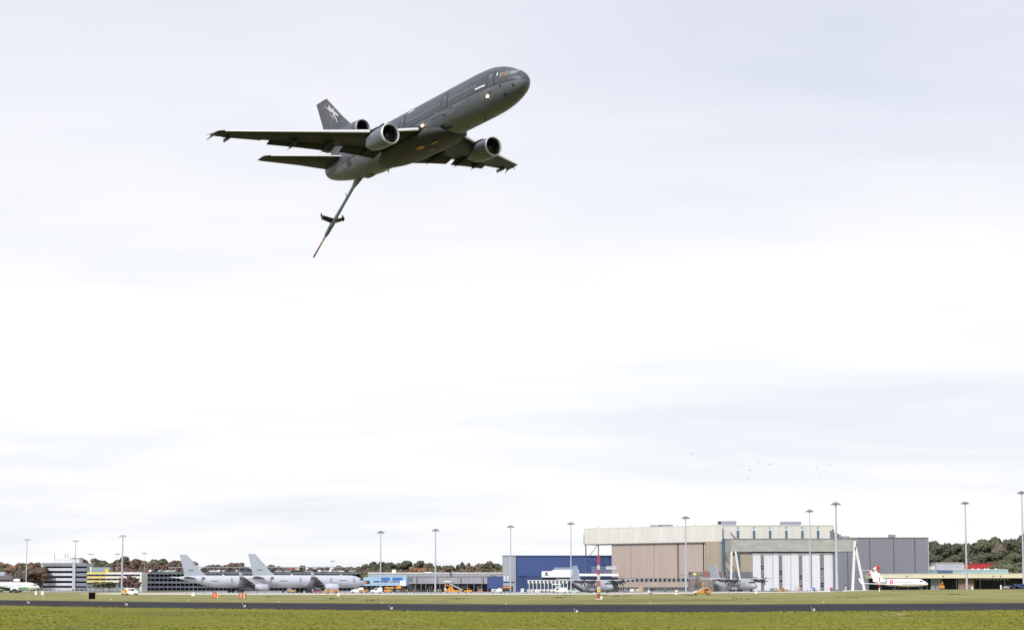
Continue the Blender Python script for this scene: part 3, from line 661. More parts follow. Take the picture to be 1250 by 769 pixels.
# ------------------------------------------------------------------ four-propeller transports
def prop_plane():
    root = thing('transport_plane', 'x', 'aeroplane'); gr = mat('transport_grey', (.33, .34, .37), .4, var=.12, nscale=.5); gl = mat('transport_pale', (.52, .53, .56), .45, var=.08)
    dk = mat('prop_black', (.02, .02, .028), .5)
    zc_ = 2.75
    st = [(0, zc_-.55, .05, .05), (-.35, zc_-.55, .7, .6), (-1.4, zc_-.3, 1.35, 1.25), (-2.8, zc_+.1, 1.85, 1.85), (-4.6, zc_+.15, 2.15, 2.1), (-8, zc_+.1, 2.16, 2.16), (-18, zc_+.1, 2.16, 2.16), (-21, zc_+.55, 1.9, 1.75), (-25, zc_+1.3, 1.2, 1.1), (-28.6, zc_+1.9, .35, .5), (-29.3, zc_+2, .1, .15)]
    mb, prof = fus_mb(st, 28, 4); fo = mb.build('fuselage', gr, root, smooth='all')
    for s in (-1, 1):
        skin_patch(prof, -1.35, -3.1, zc_+.75, zc_+1.35, s, .03, 4, 2).build('cockpit_window', M_glass, fo)
        skin_patch(prof, -5.2, -6.1, zc_-1.0, zc_+.75, s, .03, 1, 2).build('door', mat('transport_door', (.15, .16, .19), .5), fo)
        skin_patch(prof, -16, -17.3, zc_+.1, zc_+1.2, s, .03, 1, 1).build('roundel', mat('roundel_dark', (.05, .05, .07), .5), fo)
        W = [(0, -9.8, zc_+2.25, 4.9, 1.1), (10, -10.0, zc_+2.45, 4.5, 1), (19.8, -10.7, zc_+2.95, 2.7, .9), (20.2, -11, zc_+2.95, 2.2, .6)]
        wg = wing_mb(W, s).build('wing', gl, root, smooth=True)
        for y in (4.9, 10.2):
            z = zc_+1.9
            n = MB().rings([[(x, s*y+ry*math.sin(k*math.pi/6), z+dz+rz*math.cos(k*math.pi/6)) for k in range(12)] for x, ry, rz, dz in ((-7.0, .33, .33, 0), (-7.4, .48, .52, -.05), (-8.8, .55, .72, -.15), (-11, .5, .65, -.05), (-13.2, .2, .25, .2))]).build('engine', mat('transport_nacelle', (.07, .073, .09), .5), root, smooth=True)
            pr = MB().lathe_x([(-6.2, .02), (-6.4, .2), (-6.95, .32)], s*y, z, 12)
            hub = pr.build('propeller', dk, n)
            for k in range(6):
                a = 2*math.pi*(k+.3)/6; c_, s_ = math.cos(a), math.sin(a); b = MB(); b.M = Matrix.Translation((-6.7, s*y, z))@Matrix.Rotation(a, 4, 'X')
                b.rings([[(dx+.04, -wd, r), (dx-.04, wd, r), (dx-.1, wd, r), (dx-.02, -wd, r)] for r, wd, dx in ((.2, .1, 0), (.8, .24, 0), (1.5, .24, 0), (2.05, .12, 0))]).build('propeller_blade', dk, n)
        T = [(0, -23.6, zc_+2.3, 4.0, .9), (8, -24.9, zc_+2.45, 2.3, .8)]
        wing_mb(T, s).build('tailplane', gl, root, smooth=True)
        pod = MB().rings([[(x, s*2.1+r*.8*math.sin(k*math.pi/6), zc_-1.35+r*math.cos(k*math.pi/6)) for k in range(12)] for x, r in ((-9, .1), (-10.2, .75), (-13, .85), (-16.4, .8), (-18, .1))]).build('gear_pod', gr, root, smooth=True)
        MB().wheel(-12, s*2.1, .55, .55, .5).wheel(-13.8, s*2.1, .55, .55, .5).build('wheels', M_tyre, pod)
    wing_mb([(0, -21.0, zc_+1.6, 8.2, .7), (0, -23.2, zc_+3.4, 5.9, .8), (0, -25.3, zc_+8.9, 3.2, .8)], 1, vertical=True).build('fin', mat('transport_fin', (.25, .29, .35), .5, var=.1), root, smooth=True)
    g_ = MB().tube((-3.4, 0, zc_-1.6), (-3.4, 0, .4), .1, .1).build('nose_gear', M_mid, root)
    MB().wheel(-3.4, -.2, .42, .42, .25).wheel(-3.4, .2, .42, .42, .25).build('wheels', M_tyre, g_)
    return root
pp = prop_plane()
for i, (px, Y, lab) in enumerate(((924, 680, 'grey four-propeller transport aircraft parked before the concrete hangar'), (748, 690, 'grey four-propeller transport aircraft parked behind the red and white mast'))):
    x = at(px, Y, 2.5); put(pp, i > 0, (x, Y, gz(x, Y)+.05), R(-56), lab, 'grey propeller transports on the apron')

# ------------------------------------------------------------------ white business jet
def bizjet():
    y = 722; x = at(1133, y, 3)
    root = thing('business_jet', 'small white twin-engined business jet with red tail badge', 'aeroplane', (x, y, gz(x, y)+.05), R(-45)); root.scale = (1.1, 1.1, 1.1)
    wh = mat('jet_white', (.80, .80, .80), .3, var=.03); z0 = 2.75
    st = [(0, z0-.6, .03, .03), (-.3, z0-.55, .38, .32), (-1.4, z0-.3, .95, .85), (-3.2, z0-.02, 1.42, 1.42), (-5, z0, 1.55, 1.55), (-16, z0, 1.55, 1.55), (-20, z0+.25, 1.25, 1.2), (-24, z0+.6, .5, .5), (-25.6, z0+.8, .15, .2)]
    mb, prof = fus_mb(st, 28, 4); fo = mb.build('fuselage', wh, root, smooth='all')
    red = mat('badge_red', (.55, .03, .10), .4)
    for s in (-1, 1):
        skin_patch(prof, -1.9, -3.1, z0+.35, z0+.8, s, .03, 3, 2).build('cockpit_window', M_glass, fo)
        for k in range(8): skin_patch(prof, -6.6-k*1.25, -7.1-k*1.25, z0+.1, z0+.55, s, .03, 1, 1).build('cabin_window', M_glassb, fo)
        a = surf(prof, -15.9, z0+.35, s, .0); MB().tube(a, (a[0], a[1]+s*.06, a[2]), .85, .85, 16).build('red_badge', red, fo)
        MB().tube((a[0], a[1]+s*.05, a[2]), (a[0], a[1]+s*.08, a[2]), .3, .3, 12).build('badge_centre', M_white, fo)
        W = [(.9, -11.0, z0-1.0, 5.8, 1), (15, -20.0, z0-.2, 1.9, .8)]
        wg = wing_mb(W, s).build('wing', wh, root, smooth=True)
        MB().rings([[(-20.1-u*1.6, s*(15+h*1), z0-.2) for u, h in AF], [(-21.8-u*.6, s*(15.6+h*.4), z0+1.8) for u, h in AF]]).build('winglet', wh, wg)
        e_ = MB().lathe_x([(-18, .55), (-18.4, .72), (-20, .75), (-22.2, .5), (-22.1, .42)], s*2.0, z0+.75, 20).build('engine', wh, root, smooth=True)
        MB().lathe_x([(-18.02, .56), (-17.92, .5), (-18.1, .44), (-19, .42), (-19, .02)], s*2, z0+.75, 20).build('intake_ring', M_silver, e_, smooth=True)
        wing_mb([(0, -24.6, z0+5.15, 2.6, .7), (5.0, -26.6, z0+5.2, 1.3, .7)], s).build('tailplane', wh, root, smooth=True)
        MB().tube((-14.6, s*1.8, z0-1), (-14.6, s*1.8, .4), .08).wheel(-14.6, s*1.8, .4, .4, .3).build('landing_gear', M_mid, root)
    wing_mb([(0, -19.6, z0+.9, 5.6, .9), (0, -24.4, z0+5.2, 3.0, .9)], 1, vertical=True).build('fin', wh, root, smooth=True)
    MB().tube((-3, 0, z0-1), (-3, 0, .3), .07).wheel(-3, 0, .3, .3, .3).build('nose_gear', M_mid, root)
bizjet()

# ------------------------------------------------------------------ white and green airliner at the left edge
def airliner():
    y = 735; x = at(49, y, 3)
    root = thing('airliner', 'white and green narrow airliner partly cut by the left edge', 'aeroplane', (x, y, gz(x, y)+.05), R(8))
    z0 = 2.55; wh = mat('airliner_white', (.80, .82, .80), .35, var=.04); gn = mat('airliner_green', (.05, .42, .22), .4)
    st = [(0, z0-.4, .04, .04), (-.4, z0-.35, .5, .45), (-1.8, z0-.1, 1.2, 1.15), (-4, z0+.03, 1.75, 1.75), (-6, z0+.05, 1.88, 1.88), (-24, z0+.05, 1.88, 1.88), (-31, z0+.6, 1.2, 1.3), (-37, z0+1.2, .3, .4)]
    mb, prof = fus_mb(st, 28, 4); fo = mb.build('fuselage', wh, root, smooth='all')
    for s in (-1, 1):
        skin_patch(prof, -1.5, -3.0, z0+.5, z0+.95, s, .03, 4, 2).build('cockpit_window', M_glass, fo)
        for k in range(22): skin_patch(prof, -6.5-k, -6.85-k, z0+.25, z0+.6, s, .03, 1, 1).build('cabin_window', M_glassb, fo)
        skin_patch(prof, -13.5, -21, z0-.1, z0+.15, s, .035, 6, 1).build('green_stripe', gn, fo)
        skin_patch(prof, -5, -13.5, z0-.95, z0-.35, s, .035, 6, 1).build('green_stripe', gn, fo)
        wing_mb([(1.5, -9, z0-1.1, 7.0, 1), (6, -12.5, z0-.7, 4.5, .9), (16.8, -19.5, z0+.6, 1.6, .8)], s).build('wing', mat('airliner_wing', (.10, .11, .12), .5), root, smooth=True)
        nacelle(root, -8.4, s*4.9, z0-1.35, 3.6, .78, 1.0, .7, wh, M_silver)
        wing_mb([(.4, -33, z0+1.4, 3.6, .9), (7, -37, z0+1.9, 1.4, .8)], s).build('tailplane', wh, root, smooth=True)
        MB().tube((-17, s*2.8, z0-1), (-17, s*2.8, .5), .12).wheel(-17, s*2.8, .5, .5, .6).build('landing_gear', M_mid, root)
    MB().tube((-3.6, 0, z0-1.5), (-3.6, 0, .35), .1).wheel(-3.6, 0, .35, .35, .4).build('nose_gear', M_mid, root)
    wing_mb([(0, -29.5, z0+1.5, 6.5, .9), (0, -35.5, z0+9.3, 2.4, .8)], 1, vertical=True).build('fin', gn, root, smooth=True)
airliner()


# ------------------------------------------------------------------ facades
class Facade:
    """a building whose front runs from column pxA at depth YA to column pxB at depth YB"""
    def __init__(s, name, label, cat, pxA, pxB, pytop, YA, YB=None, group=None, z0=None):
        YB = YB or YA
        s.A = Vector((at(pxA, YA, 10), YA)); s.B = Vector((at(pxB, YB, 10), YB)); s.d = (s.B-s.A); s.w = s.d.length; s.d.normalize()
        s.z0 = min(gz(*s.A), gz(*s.B), gz(*((s.A+s.B)/2)))-.05 if z0 is None else z0
        s.rz = math.atan2(s.d.y, s.d.x); s.H = zat(pytop, (YA+YB)/2)-s.z0
        s.root = thing(name, label, cat, (s.A.x, s.A.y, s.z0), s.rz, group)
    def x(s, px, off=0):                        # local x of column px on the front plane (off = metres behind it)
        a = (px-CXP)/FPX; n = Vector((-s.d.y, s.d.x)); P = s.A+n*off
        # ray X = a*(Y*CT + ...): use the depth at mid height
        k = a*CT; t = (k*P.y-P.x+a*ST*(8-HC))/(s.d.x-k*s.d.y); return t
    def y_at(s, lx): return (s.A+s.d*lx).y
    def z(s, py, px=None):
        yy = s.y_at(s.x(px)) if px is not None else (s.A.y+s.B.y)/2
        return zat(py, yy)-s.z0
    def box(s, px0, px1, py0, py1, m, name, y0=-.1, y1=.3, par=None, mb=None, smooth=False):
        b = mb or MB(); b.box(s.x(px0), s.x(px1), y0, y1, s.z(py1, px1), s.z(py0, px0))
        return b.build(name, m, par or s.root) if mb is None else b

# ---- office block with stripes
F = Facade('office_block', 'tall office block striped with silver bands and dark windows, by the left trees', 'building', 51, 106, 687, 1000)
wal = ribbed('office_silver', (.42, .43, .50), 1.4, depth=.08)
x0, xm, x1, H = F.x(52), F.x(90.5), F.x(106), F.H
MB().box(x0, x1, 0, 16, 0, H-.3).build('wall', wal, F.root)
F.box(88.8, 92, 685.5, 719, M_galv, 'stair_shaft', -1.2, .5)
F.box(51, 89, 686.8, 689.3, mat('office_roof_grey', (.20, .22, .26), .6), 'parapet', -.4, .2)
F.box(92.2, 106, 686.8, 689, mat('office_recess', (.19, .20, .25), .6), 'parapet', -.1, .3)
F.box(92.3, 106, 689, 719, MATS['office_recess'], 'wall_panel', -.12, .1)
for k in range(5):
    y = 690.7+k*6.05
    F.box(52.5, 88.7, y, y+2.5, M_black, 'window_band', -.18, .1)
    F.box(92.4, 105.8, y+.2, y+2.3, M_black, 'window_band', -.2, .1)
    F.box(52.5, 88.7, y+2.4, y+5.6, ribbed('office_spandrel', (.56, .56, .64), 2.2, depth=.12), 'spandrel', -.3, .1)
F.box(52, 106, 718.4, 722, M_dk, 'plinth', -.15, .1)
F.box(63, 94.8, 682, 687.2, ribbed('plant_room_white', (.66, .66, .67), 2.5, depth=.2), 'plant_room', 3, 11)
F.box(76, 82, 680.5, 682.3, M_offw, 'rooftop_unit', 4, 8)
for px, t in ((63.4, 675), (76.3, 675), (79.4, 675), (88.3, 674.5)):
    MB().tube((F.x(px), 5, F.z(682)), (F.x(px), 5, F.z(t)), .22, .1, 6).build('antenna', M_mid, F.root)

# ---- low brown building at the left edge
F = Facade('low_building', 'low brown building with a white roof unit at the left edge', 'building', -30, 15.5, 702.5, 960)
MB().box(0, F.w, 0, 14, 0, F.H).build('wall', mat('brown_cladding', (.17, .135, .14), .8, var=.2, nscale=.4), F.root)
F.box(-30, 15.5, 702, 703.3, M_mid, 'parapet', -.3, .1); F.box(-28, 15, 707, 708.5, M_glass, 'window_band', -.1, .1)
F.box(-6, 4.2, 697.8, 702.4, mat('roof_unit_blue', (.38, .43, .5), .5), 'rooftop_unit', 2, 7)

# ---- banded yellow and white office
F = Facade('banded_building', 'low building banded in yellow and white beside the striped office block', 'building', 106, 172.5, 698, 930)
MB().box(0, F.w, .4, 15, 0, F.H-.2).build('wall', M_dk, F.root)
yb = mat('band_yellow', (.62, .50, .16), .6, var=.05); yp = mat('band_pale', (.66, .64, .48), .6, var=.05); wb = mat('band_white', (.66, .64, .66), .6, var=.05)
for k in range(3):
    y = 698+k*5.0
    F.box(106.2, 129, y, y+2.7, yb, 'band', -.2, .5)
    F.box(129, 145, y, y+2.7, yp, 'band', -.2, .5)
    if k < 3: F.box(145, 172 if k < 2 else 171.5, y, y+2.7, wb, 'band', -.2, .5)
    F.box(106.5, 172, y+2.7, y+5, M_glass, 'window_band', .05, .45)
for k in range(9): F.box(107+k*7.3, 107.6+k*7.3, 700, 713, M_mid, 'mullion', -.05, .4)
F.box(106.3, 172, 713, 721, mat('ground_floor_grey', (.18, .20, .21), .7, var=.3, nscale=.3), 'ground_floor', .1, .45)
for k in range(10): F.box(108+k*6.2, 111+k*6.2, 714.3, 717.5, M_glassb, 'window', 0, .2)
F.box(171, 173, 698, 722, M_offw, 'end_wall', -.3, 15)
F.box(108, 133, 692, 698.1, mat('plant_glass', (.25, .32, .35), .4), 'plant_room', 3, 9); F.box(108, 110, 691.6, 698.1, M_offw, 'plant_room_end', 2.8, 3.1)
F.box(127, 131.3, 694.2, 698.1, M_yel, 'rooftop_unit', 2, 3.5)

# ---- long grey parking garage
F = Facade('parking_garage', 'long grey multi-storey parking garage with open decks behind the pale jets', 'building', 172.5, 437, 698, 960)
conc = mat('deck_grey', (.075, .085, .11), .8, var=.2, nscale=.3); gl = mat('deck_pale', (.115, .13, .155), .7, var=.15, nscale=.3)
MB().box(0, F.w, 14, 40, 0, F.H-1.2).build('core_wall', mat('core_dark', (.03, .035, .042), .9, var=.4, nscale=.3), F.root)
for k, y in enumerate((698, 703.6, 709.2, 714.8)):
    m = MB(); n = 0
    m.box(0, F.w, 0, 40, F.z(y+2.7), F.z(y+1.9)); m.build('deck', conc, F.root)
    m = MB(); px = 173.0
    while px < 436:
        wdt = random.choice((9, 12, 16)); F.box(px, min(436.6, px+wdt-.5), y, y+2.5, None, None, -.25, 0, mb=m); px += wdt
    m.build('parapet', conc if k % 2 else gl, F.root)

px = 173.5
while px < 436: F.box(px, px+.55, 698.5, 722, gl, 'column', -.12, .5); px += 5.2
F.box(172.6, 436.8, 720, 724, conc, 'plinth', -.1, .3)
for a, b_ in ((173, 181), (214, 220), (216, 221)): F.box(a, b_, 709.5 if a > 175 else 706.5, 711, mat('red_lit_maroon', (.16, .015, .04), .6), 'red_lit_window', .4, .6)  # maroon colour stands in for windows lit red
# upper set-back deck with a rail
F.box(196, 412, 691.2, 692.1, mat('teal_rail', (.24, .30, .29), .5), 'roof_beam', 20, 20.4)
for k in range(28): F.box(197+k*8, 197.6+k*8, 692, 699, M_mid, 'roof_post', 20, 20.3)
F.box(240, 310, 693.8, 698, conc, 'upper_parapet', 22, 22.3); F.box(316, 372, 695, 698.5, conc, 'upper_parapet', 22, 22.3)
GZ = F.z0+F.z(698)-.6; GY = 960

# ---- cars
def car(kind, body, L=4.4, W=1.75, Hh=1.45):
    root = thing('parked_car', 'x', 'car')
    prof = [(-L/2, .35), (-L/2, .85), (-L/2+.15, 1.0), (-L*.33, 1.02), (-L*.2, Hh), (L*.2, Hh), (L*.36, .98), (L/2-.1, .82), (L/2, .6), (L/2, .35)]
    if kind == 'van': prof = [(-L/2, .4), (-L/2, Hh-.15), (-L/2+.1, Hh), (L*.2, Hh), (L*.36, 1.25), (L/2-.1, 1.0), (L/2, .7), (L/2, .4)]
    MB().prism_y(prof, -W/2, W/2).build('body', body, root, bevel=.06)
    if kind == 'van': g_ = [(L*.04, 1.2), (L*.06, Hh-.15), (L*.2, Hh-.15), (L*.33, 1.25)]
    else: g_ = [(-L*.30, 1.03), (-L*.19, Hh-.08), (L*.18, Hh-.08), (L*.32, 1.0)]
    MB().prism_y(g_, -W/2-.015, W/2+.015).build('windows', M_glass, root)
    for x in (-L*.31, L*.31):
        for y in (-W/2+.08, W/2-.08): MB().wheel(x, y, .33, .33, .22).build('wheel', M_tyre, root)
    return root
cw, cs_, cdk, crd = mat('car_white', (.7, .7, .7), .3), M_silver, mat('car_dark', (.03, .032, .04), .3), mat('car_red', (.35, .03, .03), .3)
protos = {}
for nm, m in (('white', cw), ('silver', cs_), ('dark', cdk), ('red', crd)): protos[nm] = [car('car', m), 0]
def place_car(nm, x, y, z, rz, label, group):
    p = protos[nm]; put(p[0], p[1] > 0, (x, y, z), rz, label, group); p[1] += 1
ks = 0
for px in [181, 184.5, 188, 191, 196, 201, 206, 210, 214, 243, 251, 258, 263, 268, 274, 290, 322, 331, 340, 352, 359, 367, 376, 384, 391, 398, 404, 409, 416, 424, 430]:
    nm = 'white' if px in (184.5, 188, 206, 210, 258, 263, 268, 391, 404, 416) else random.choice(('silver', 'dark', 'dark', 'silver')) if px != 181 else 'red'
    y = 963+random.uniform(0, 2); x = at(px, y, 14)
    place_car(nm, x, y, GZ+.45, random.choice((0, math.pi, .3, R(80))), {'white': 'white car parked on the open roof of the grey garage', 'silver': 'silver car parked on the open roof of the grey garage', 'dark': 'dark car parked on the open roof of the grey garage', 'red': 'red car alone at the left end of the garage roof'}[nm], 'cars parked on the roof of the grey garage')

# ---- red and cream buildings far behind the garage
F = Facade('red_building', 'red box building showing above the garage roof behind the jets', 'building', 341, 359.8, 693, 1090)
MB().box(0, F.w, 0, 12, 0, F.H).build('wall', mat('far_red', (.34, .06, .06), .7), F.root); F.box(341, 352, 692.3, 694, mat('far_blue', (.12, .15, .25), .6), 'parapet', -.3, .2); F.box(342, 359, 695.5, 696.3, M_glass, 'window_band', -.1, .1)
F = Facade('cream_building', 'small cream building beside the red one above the garage roof', 'building', 360.2, 369.3, 694, 1090)
MB().box(0, F.w, 0, 12, 0, F.H).build('wall', mat('far_cream', (.62, .60, .46), .7), F.root); F.box(361, 369, 696, 696.8, M_mid, 'window_band', -.1, .1)

# ---- light-blue building
F = Facade('pale_blue_building', 'two-storey pale blue building with bright blue panels beside the jet nose', 'building', 443.5, 496.5, 704.3, 830)
lb = ribbed('pale_blue_cladding', (.30, .46, .62), 1.8, depth=.12); 
MB().box(0, F.w, 0, 18, F.z(714.5), F.H).build('upper_wall', lb, F.root)
F.box(446, 496, 714.5, 722.5, M_dk, 'ground_floor', 2, 18)
bb = mat('signal_blue', (.03, .12, .45), .5)
F.box(465.5, 476, 704.6, 708, bb, 'blue_panel', -.2, .1); F.box(479, 491, 704.6, 708, bb, 'blue_panel', -.2, .1)
F.box(456, 474, 708.9, 710.2, M_glass, 'window_band', -.12, .1); F.box(476, 489, 709, 710.4, mat('warm_dark', (.17, .13, .14), .5), 'window_band', -.12, .1)
F.box(444.5, 451.5, 708.3, 712.4, M_dk, 'dark_bay', -.1, .1); F.box(445.5, 448, 709.5, 711.3, M_org, 'orange_sign', -.2, 0)
for a in (488.6, 491, 493.4): F.box(a, a+1.9, 708.2, 714.8, M_white, 'white_panel', -.35, -.05)
for k in range(8): F.box(447+k*6.4, 447.5+k*6.4, 714.5, 722.5, M_mid, 'column', 0, .4)
F.box(451, 496, 701, 704.4, mat('back_roof_grey', (.30, .36, .38), .6), 'upper_storey', 8, 17)
F = Facade('roof_tower', 'white cube plant tower rising above the pale blue building', 'roof unit', 476, 484, 695.2, 845, z0=0)
F.box(478.3, 483.2, 695.2, 699.6, M_white, 'top_cube', 0, 3); F.box(479.5, 482, 699.6, 702, M_mid, 'neck', .5, 2.5); F.box(475.8, 482.5, 701, 704.4, M_white, 'lower_cube', -.5, 3.5)
F.box(477, 481, 704.4, 722, M_mid, 'shaft', .2, 3)

# ---- long grey terminal
F = Facade('grey_terminal', 'long low grey terminal with a flat roof left of the blue shed', 'building', 449, 613, 698.6, 875)
gr1 = ribbed('terminal_grey', (.33, .335, .36), 3.0, depth=.1); gr2 = ribbed('terminal_fascia', (.30, .30, .34), 6.0, depth=.12, lines=1.5)
MB().box(0, F.w, 0, 40, 0, F.H-.6).build('wall', gr1, F.root)
F.box(449, 613, 698.4, 699.6, M_offw, 'roof_edge', -.3, 2)
F.box(497, 600, 704, 712.2, gr2, 'front_fascia', -14, -13.6); F.box(497, 600, 703.4, 704.1, M_mid, 'gutter', -14.2, -.1)
MB().box(F.x(497), F.x(600), -14, 0, F.z(704.2), F.z(703.6)).build('canopy_roof', gr1, F.root)
F.box(490, 600, 712.3, 722.6, mat('dark_bay_wall', (.05, .055, .065), .8, var=.4, nscale=.25), 'bay_wall', -6, -5.6)
for k, px in enumerate((500, 509, 515.5, 521, 538, 545, 553, 560, 571, 579, 588, 597)): F.box(px, px+.7, 712, 722.8, M_mid, 'column', -13.8, -13.3)
for a, b_ in ((506, 508), (523, 529), (541, 544), (563, 570), (582, 587)): F.box(a, b_, 714.5, 718.5, mat('bay_pale', (.26, .28, .29), .6), 'bay_panel', -6.2, -6)
for px in (510.5, 535.5, 563.5, 590): F.box(px, px+.5, 704.6, 711.6, M_glass, 'downpipe', -14.4, -14.1)
F.box(549, 551.5, 698.2, 703.3, mat('vent_slate', (.10, .12, .17), .5), 'roof_vent', -.4, 1)
F.box(499, 505.5, 705.5, 709.5, mat('slate_window', (.14, .16, .2), .3), 'window_block', -14.15, -13.9)
m = MB().lathe_z([(F.z(699), 2.6), (F.z(698.2), 2.2), (F.z(697.6), 1.2)], F.x(522), 4); m.build('roof_dome', M_white, F.root, smooth=True)

# ---- blue shed and blue hangar
blue = ribbed('blue_cladding', (.034, .068, .21), 2.4, depth=.10, grime=.08, lines=3.2)
F = Facade('blue_shed', 'low dark blue shed between the terminal and the blue hangar', 'building', 594.8, 614, 703.4, 820)
MB().box(0, F.w, 0, 15, F.z(718), F.H).build('wall', blue, F.root); F.box(594.8, 614, 702.9, 703.6, M_mid, 'roof_edge', -.2, 15)
F.box(595, 614, 718, 722.6, M_dk, 'dark_base', .5, 14); F.box(598, 606, 702.1, 703, M_dk, 'roof_unit', 3, 5)
for px in (595, 601, 607, 613): F.box(px, px+.6, 717.8, 722.8, M_mid, 'column', 0, .4)
F = Facade('blue_hangar', 'large blue hangar with a pale grey end bay left of the cream hangar', 'building', 613.3, 752, 678, 850)
MB().box(F.x(629.6), F.w, 0, 50, 0, F.H).build('wall', blue, F.root)
MB().box(F.x(613.3), F.x(629.6), -.5, 50, 0, F.H+.15).build('end_bay', ribbed('grey_end_cladding', (.33, .345, .38), 2.0, depth=.1), F.root)
F.box(612.9, 752, 677.6, 678.5, mat('eave_blue', (.05, .09, .25), .5), 'roof_edge', -.7, .4)
F.box(632, 642.5, 703, 718, mat('blue_shutter', (.022, .045, .15), .5), 'door', -.15, .1); F.box(631.5, 643, 702.2, 703.2, mat('door_lintel_blue', (.012, .025, .09), .5), 'lintel', -.5, .2)
for a in (614.8, 618.7): F.box(a, a+2.3, 702.5, 709, mat('pale_window', (.60, .62, .66), .3), 'window', -.7, -.4)
F.box(614, 628.5, 709.6, 711, M_blue, 'stripe', -.62, -.4); F.box(613.8, 626, 715, 722.5, M_dk, 'dark_opening', -.6, -.3)
F.box(644, 752, 711, 722.6, mat('hangar_base_glass', (.03, .045, .09), .3, var=.5, nscale=.2), 'glazed_base', -.3, .1)
F.box(644, 752, 702.5, 708, mat('deep_band_blue', (.022, .045, .15), .5), 'service_band', -.25, .1)  # deeper blue band above the glazed base

# ---- white two-storey hall in front of the blue hangar
F = Facade('white_hall', 'white flat-roofed hall with a round dark mark in front of the blue hangar', 'building', 661.8, 755, 695, 800, z0=0)
F.box(675, 706.5, 695.3, 704.3, M_white, 'upper_block', 0, 20); F.box(661.8, 675, 696.8, 704.3, M_white, 'left_block', -.1, 18)
F.box(706.5, 755, 699.8, 702.8, M_white, 'right_block', 0, 14)
F.box(662, 755, 704.3, 712.5, M_glass, 'window_band', .6, 14)
m = MB().tube((F.x(667), -.12, F.z(699.6)), (F.x(667), -.22, F.z(699.6)), .62, .62, 14).box(F.x(664.8), F.x(669.8), -.2, -.1, F.z(702.2), F.z(701.5)); m.build('round_mark', M_dk, F.root)
m = MB()
for k in range(28): F.box(676+k, 676.35+k, 692.2, 695.4, None, None, 3, 3.2, mb=m)
F.box(676, 704, 692, 692.5, None, None, 3, 3.2, mb=m); F.box(676, 704, 693.6, 694, None, None, 3, 3.2, mb=m); m.build('roof_railing', mat('rail_blue_grey', (.24, .29, .38), .5), F.root)
F.box(678, 703, 693, 695.4, mat('roof_plant', (.30, .34, .42), .6), 'roof_plant', 6, 12)
m = MB()
for k in range(14): F.box(723+k*2.2, 723.4+k*2.2, 691.5, 699.6, None, None, 2, 2.2, mb=m)
for y in (691.5, 694.3, 697): F.box(722, 753, y, y+.6, None, None, 1.8, 2.3, mb=m)
m.build('roof_lattice', mat('lattice_mauve', (.27, .27, .33), .6), F.root)
F.box(741, 753, 690.8, 694.3, M_offw, 'roof_cabin', 4, 9); F.box(662, 755, 712.5, 722.6, M_dk, 'ground_floor', 1, 14)
# ---- colonnade of white posts before the blue hangar
F = Facade('glass_colonnade', 'low glazed building behind a row of white posts left of the white hall', 'building', 643.5, 694, 707.8, 780)
F.box(644, 694, 709, 711.8, mat('clerestory', (.10, .12, .13), .4), 'clerestory', -.1, 12)
F.box(644, 694, 711.8, 723, M_glassb, 'glazing', .3, 12); F.box(643.5, 694.5, 707.6, 708.3, M_offw, 'roof_edge', -.4, 12)
for k in range(11):
    a = 644.3+k*4.65; F.box(a, a+1.9, 708.4, 711.7, M_offw, 'white_panel', -.25, 0); F.box(a+1.4, a+2.0, 711.7, 723.2, M_white, 'post', -1.2, -.6)
F.box(644, 694, 719, 721.2, M_offw, 'dado', -.05, .3)

# ---- big cream hangar
F = Facade('cream_hangar', 'huge hangar with cream fascia, pinkish-brown doors and blue steel columns', 'building', 714, 883.5, 643, 850, 800, z0=0)
cream = ribbed('cream_fascia', (.56, .55, .515), 3.0, depth=.06, grime=.08)
def fz(px, a, b): return float(np.interp(px, [714, 883], [a, b]))
# fascia: its edges slope only by perspective, real height is constant
zt = F.z(fz(714, 645.3, 0), 714); zb = F.z(664, 714)
MB().box(0, F.w, -.6, 12, zb, zt).build('fascia', cream, F.root)
MB().box(-.15, F.w+.1, -.9, 12.1, zb-.35, zb).build('fascia_soffit', M_mid, F.root)
MB().box(-.1, F.w, -.75, 12, zt, zt+.25).build('roof_edge', M_offw, F.root)
pink = ribbed('door_pink', (.365, .30, .268), 2.0, depth=.05, grime=.07)
zc0 = zb-.35
def fb(px0, px1, z0, z1, m, name, y0, y1): return MB().box(F.x(px0), F.x(px1), y0, y1, z0, z1).build(name, m, F.root)
for a, b_ in ((746.3, 770.2), (770.5, 797.9), (798.2, 826.6), (828.6, 858)):
    fb(a, b_, F.z(705.6), zc0, pink, 'hangar_door', .3, 1.2)
fb(826.4, 828.8, 0, zc0, mat('door_gap', (.10, .085, .085), .7), 'door_gap', .5, 1.4)
fb(858, 861, 0, zc0, M_dk, 'door_gap', .6, 1.5); fb(859.8, 861, 0, zc0, M_offw, 'door_rail', .3, .6)
bl = mat('column_blue', (.045, .13, .21), .5, var=.1)
fb(861, 862.4, 0, zc0, bl, 'steel_column', -.1, .5)
fb(746.3, 858, F.z(711.8), F.z(710), pink, 'sill_band', .28, 1.2); fb(746.3, 858, F.z(716.3), F.z(710), ribbed('base_pink', (.36, .30, .265), 4, depth=.04), 'spandrel', .3, 1.2)
fb(746.3, 858, -.2, F.z(716.3), mat('base_recess', (.17, .165, .16), .7, var=.2), 'base_wall', .4, 1.2)
fb(746.3, 858, F.z(710), F.z(705.6), mat('clerestory_grey', (.23, .24, .22), .5, var=.15), 'clerestory', .45, 1.2)
for k in range(19):
    a = 748.2+k*5.6; fb(a, a+2.3, F.z(709.4), F.z(706.1), M_glass, 'window', .25, .5)
for k in range(36):
    a = 748+k*3.0
    if 778 < a < 786: continue
    fb(a, a+1.3, F.z(719.6), F.z(716.8), M_glass, 'window', .22, .5)
